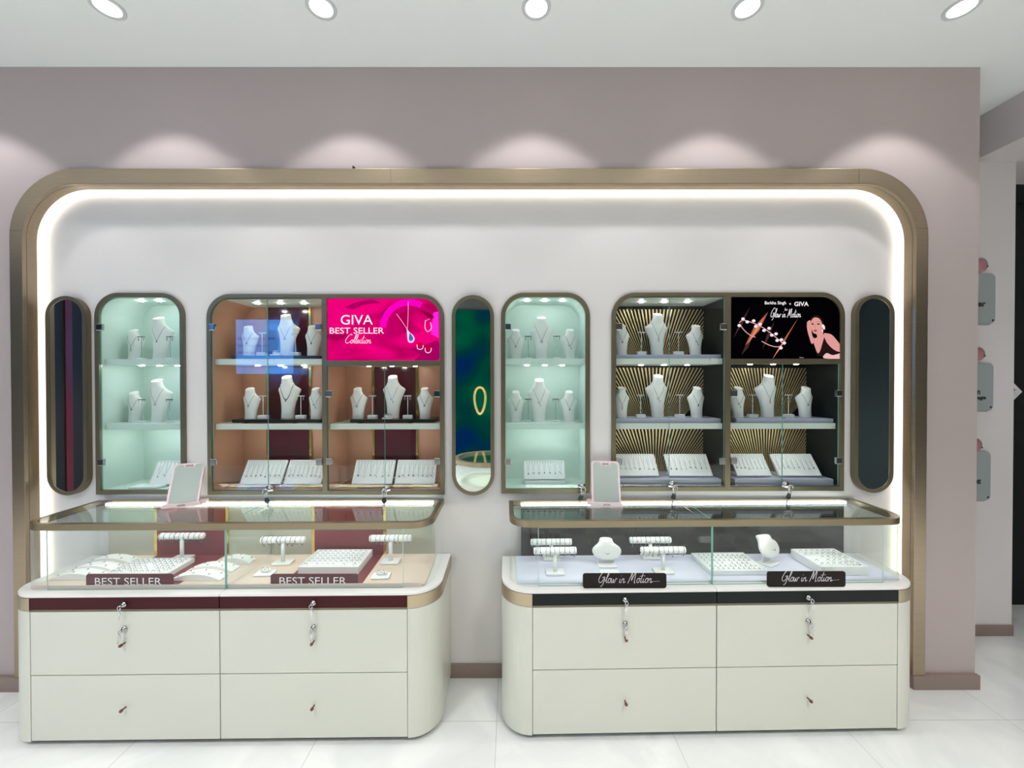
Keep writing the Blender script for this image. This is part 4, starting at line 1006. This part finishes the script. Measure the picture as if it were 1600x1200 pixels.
# ---------------------------------------------------------------- pink table mirrors
def table_mirror(px, label, yaw, lean):
    Y = 2.035; X = AX(px, Y); z = .9655
    t = thing('table_mirror', label, 'mirror', (X, Y, z), yaw)
    MB().prism([[(-.082, 0), (.082, 0), (.076, .017), (-.076, .017)]], -.012, .010).build('base', PINKP, t, .002)
    MB().box(.06 if yaw > 0 else -.095, .095 if yaw > 0 else -.06, .01, .075, 0, .012).build('rear_foot', PINKP, t, .002)
    M = Matrix.Translation((0, .0, .010)) @ Matrix.Rotation(-lean, 4, 'X')
    W, H = (.067, .225) if yaw > 0 else (.072, .215)
    MB().prism([rr(-W, 0, W, H, .018, .018, .006, .006)], 0, .010, M=M).build('shell', PINKP, t, .002)
    nt = [(-W+.009, .010), (W-.009, .010), (W-.009, H-.022), (W-.018, H-.009), (.030, H-.009), (.024, H-.026), (-.020, H-.026), (-.026, H-.009), (-W+.018, H-.009), (-W+.009, H-.022)]
    MB().prism([nt], -.0016, -.0002, M=M).build('mirror_glass', mat('table_mirror_glass', (.62, .68, .65), .02, 1), t)
    b = MB(); text(b, 'GIVA', .002, H-.015, -.0010, w=.034, h=.010, bold=.02); b.v = [tuple(M @ Vector(v)) for v in b.v]
    text(b, 'GIVA', .0, .0085, -.0128, w=.034, h=.009, bold=.02); b.build('lettering', GRAPH, t)
    return t
table_mirror(283, 'pale pink slanted table mirror on the left glass counter', .42, .60)
table_mirror(948, 'pale pink upright table mirror on the right glass counter', -.12, .36)
# ---------------------------------------------------------------- right end of the shop
yp = YB2-.012
BLUSH = mat('blush_ceramic', (.42, .20, .22), .35)
for i, (p0, p1, q0, q1, tx) in enumerate(((1500, 1554, 428, 506, 'er'), (1498, 1552, 568, 642, 'or'), (1494, 1549, 706, 783, 'ng'))):
    x0, x1 = AX(p0, yp), AX(p1, yp); z1, z0 = AZ(q0, yp), AZ(q1, yp); wh = ('top', 'middle', 'bottom')[i]
    t = thing('wall_plate', wh+' rounded white wall plate on the far right wall', 'sign', ((x0+x1)/2, yp, z0), group='rounded plates on the far wall')
    W, H = (x1-x0)/2, z1-z0
    MB().prism([rr(-W, 0, W, H, .03, .03, .03, .03)], 0, .010).build('plate', mat('grey_white_plate', (.36, .40, .40), .25), t, .002)
    MB().prism([rr(-W-.004, -.01, W-.006, H*.5, .03, .03, .03, .03)], .0105, .0115).build('backing', mat('grey_backing', (.35, .36, .36), .5), t)
    b = MB(); text(b, tx, W-.085, H*.38, -.0008, w=.05, h=.028, bold=.05)
    if i == 1: b.v = []; b.f = []; b.m = []; b.sm = []; text(b, 'on', W-.105, H*.38, -.0008, w=.045, h=.026, bold=.05); text(b, 'engage', W-.105, H*.25, -.0008, w=.12, h=.024, bold=.05)
    b.build('lettering', GRAPH, t); MB().cyl((W-.016, -.0003, .02), (W-.016, -.003, .02), .006, 10).build('screw', GRAPH, t)
    zc = AZ((415, 554, 696)[i], yp)
    k = thing('blush_wall_hook', wh+' blush pink rounded petal ornament above a white plate on the far wall', 'ornament', (AX(1529-3*i, yp), YB2-.001, zc))
    MB().ell((0, -.018, 0), .038, .018, .042, 16, 10).build('petal', BLUSH, k); MB().cyl((.022, -.030, -.012), (.022, -.036, -.012), .004, 10).build('pin', GRAPH, k)
ys = 2.80
ys = 2.858; dx_, dz_ = at(1581, 612, ys-.01)
dm = thing('diamond_sticker', 'white diamond sticker with blue print on the dark glass at the right edge', 'sticker', (dx_, ys-.0101, dz_))
s_ = .074
MB().prism([[(-s_, 0), (0, -s_), (s_, 0), (0, s_)]], 0, .002).build('sticker_face', WHITEP, dm)
b = MB(); ribbon(b, [(.0, .03), (.022, .012), (.0, -.002)], .008, -.0008); ribbon(b, [(-.005, .012), (.02, -.004)], .008, -.0008); ribbon(b, [(-.01, -.02), (.035, -.018)], .004, -.0008); ribbon(b, [(-.01, -.03), (.02, -.029)], .004, -.0008)
b.build('blue_print', mat('blue_ink', (.01, .04, .25), .5), dm)
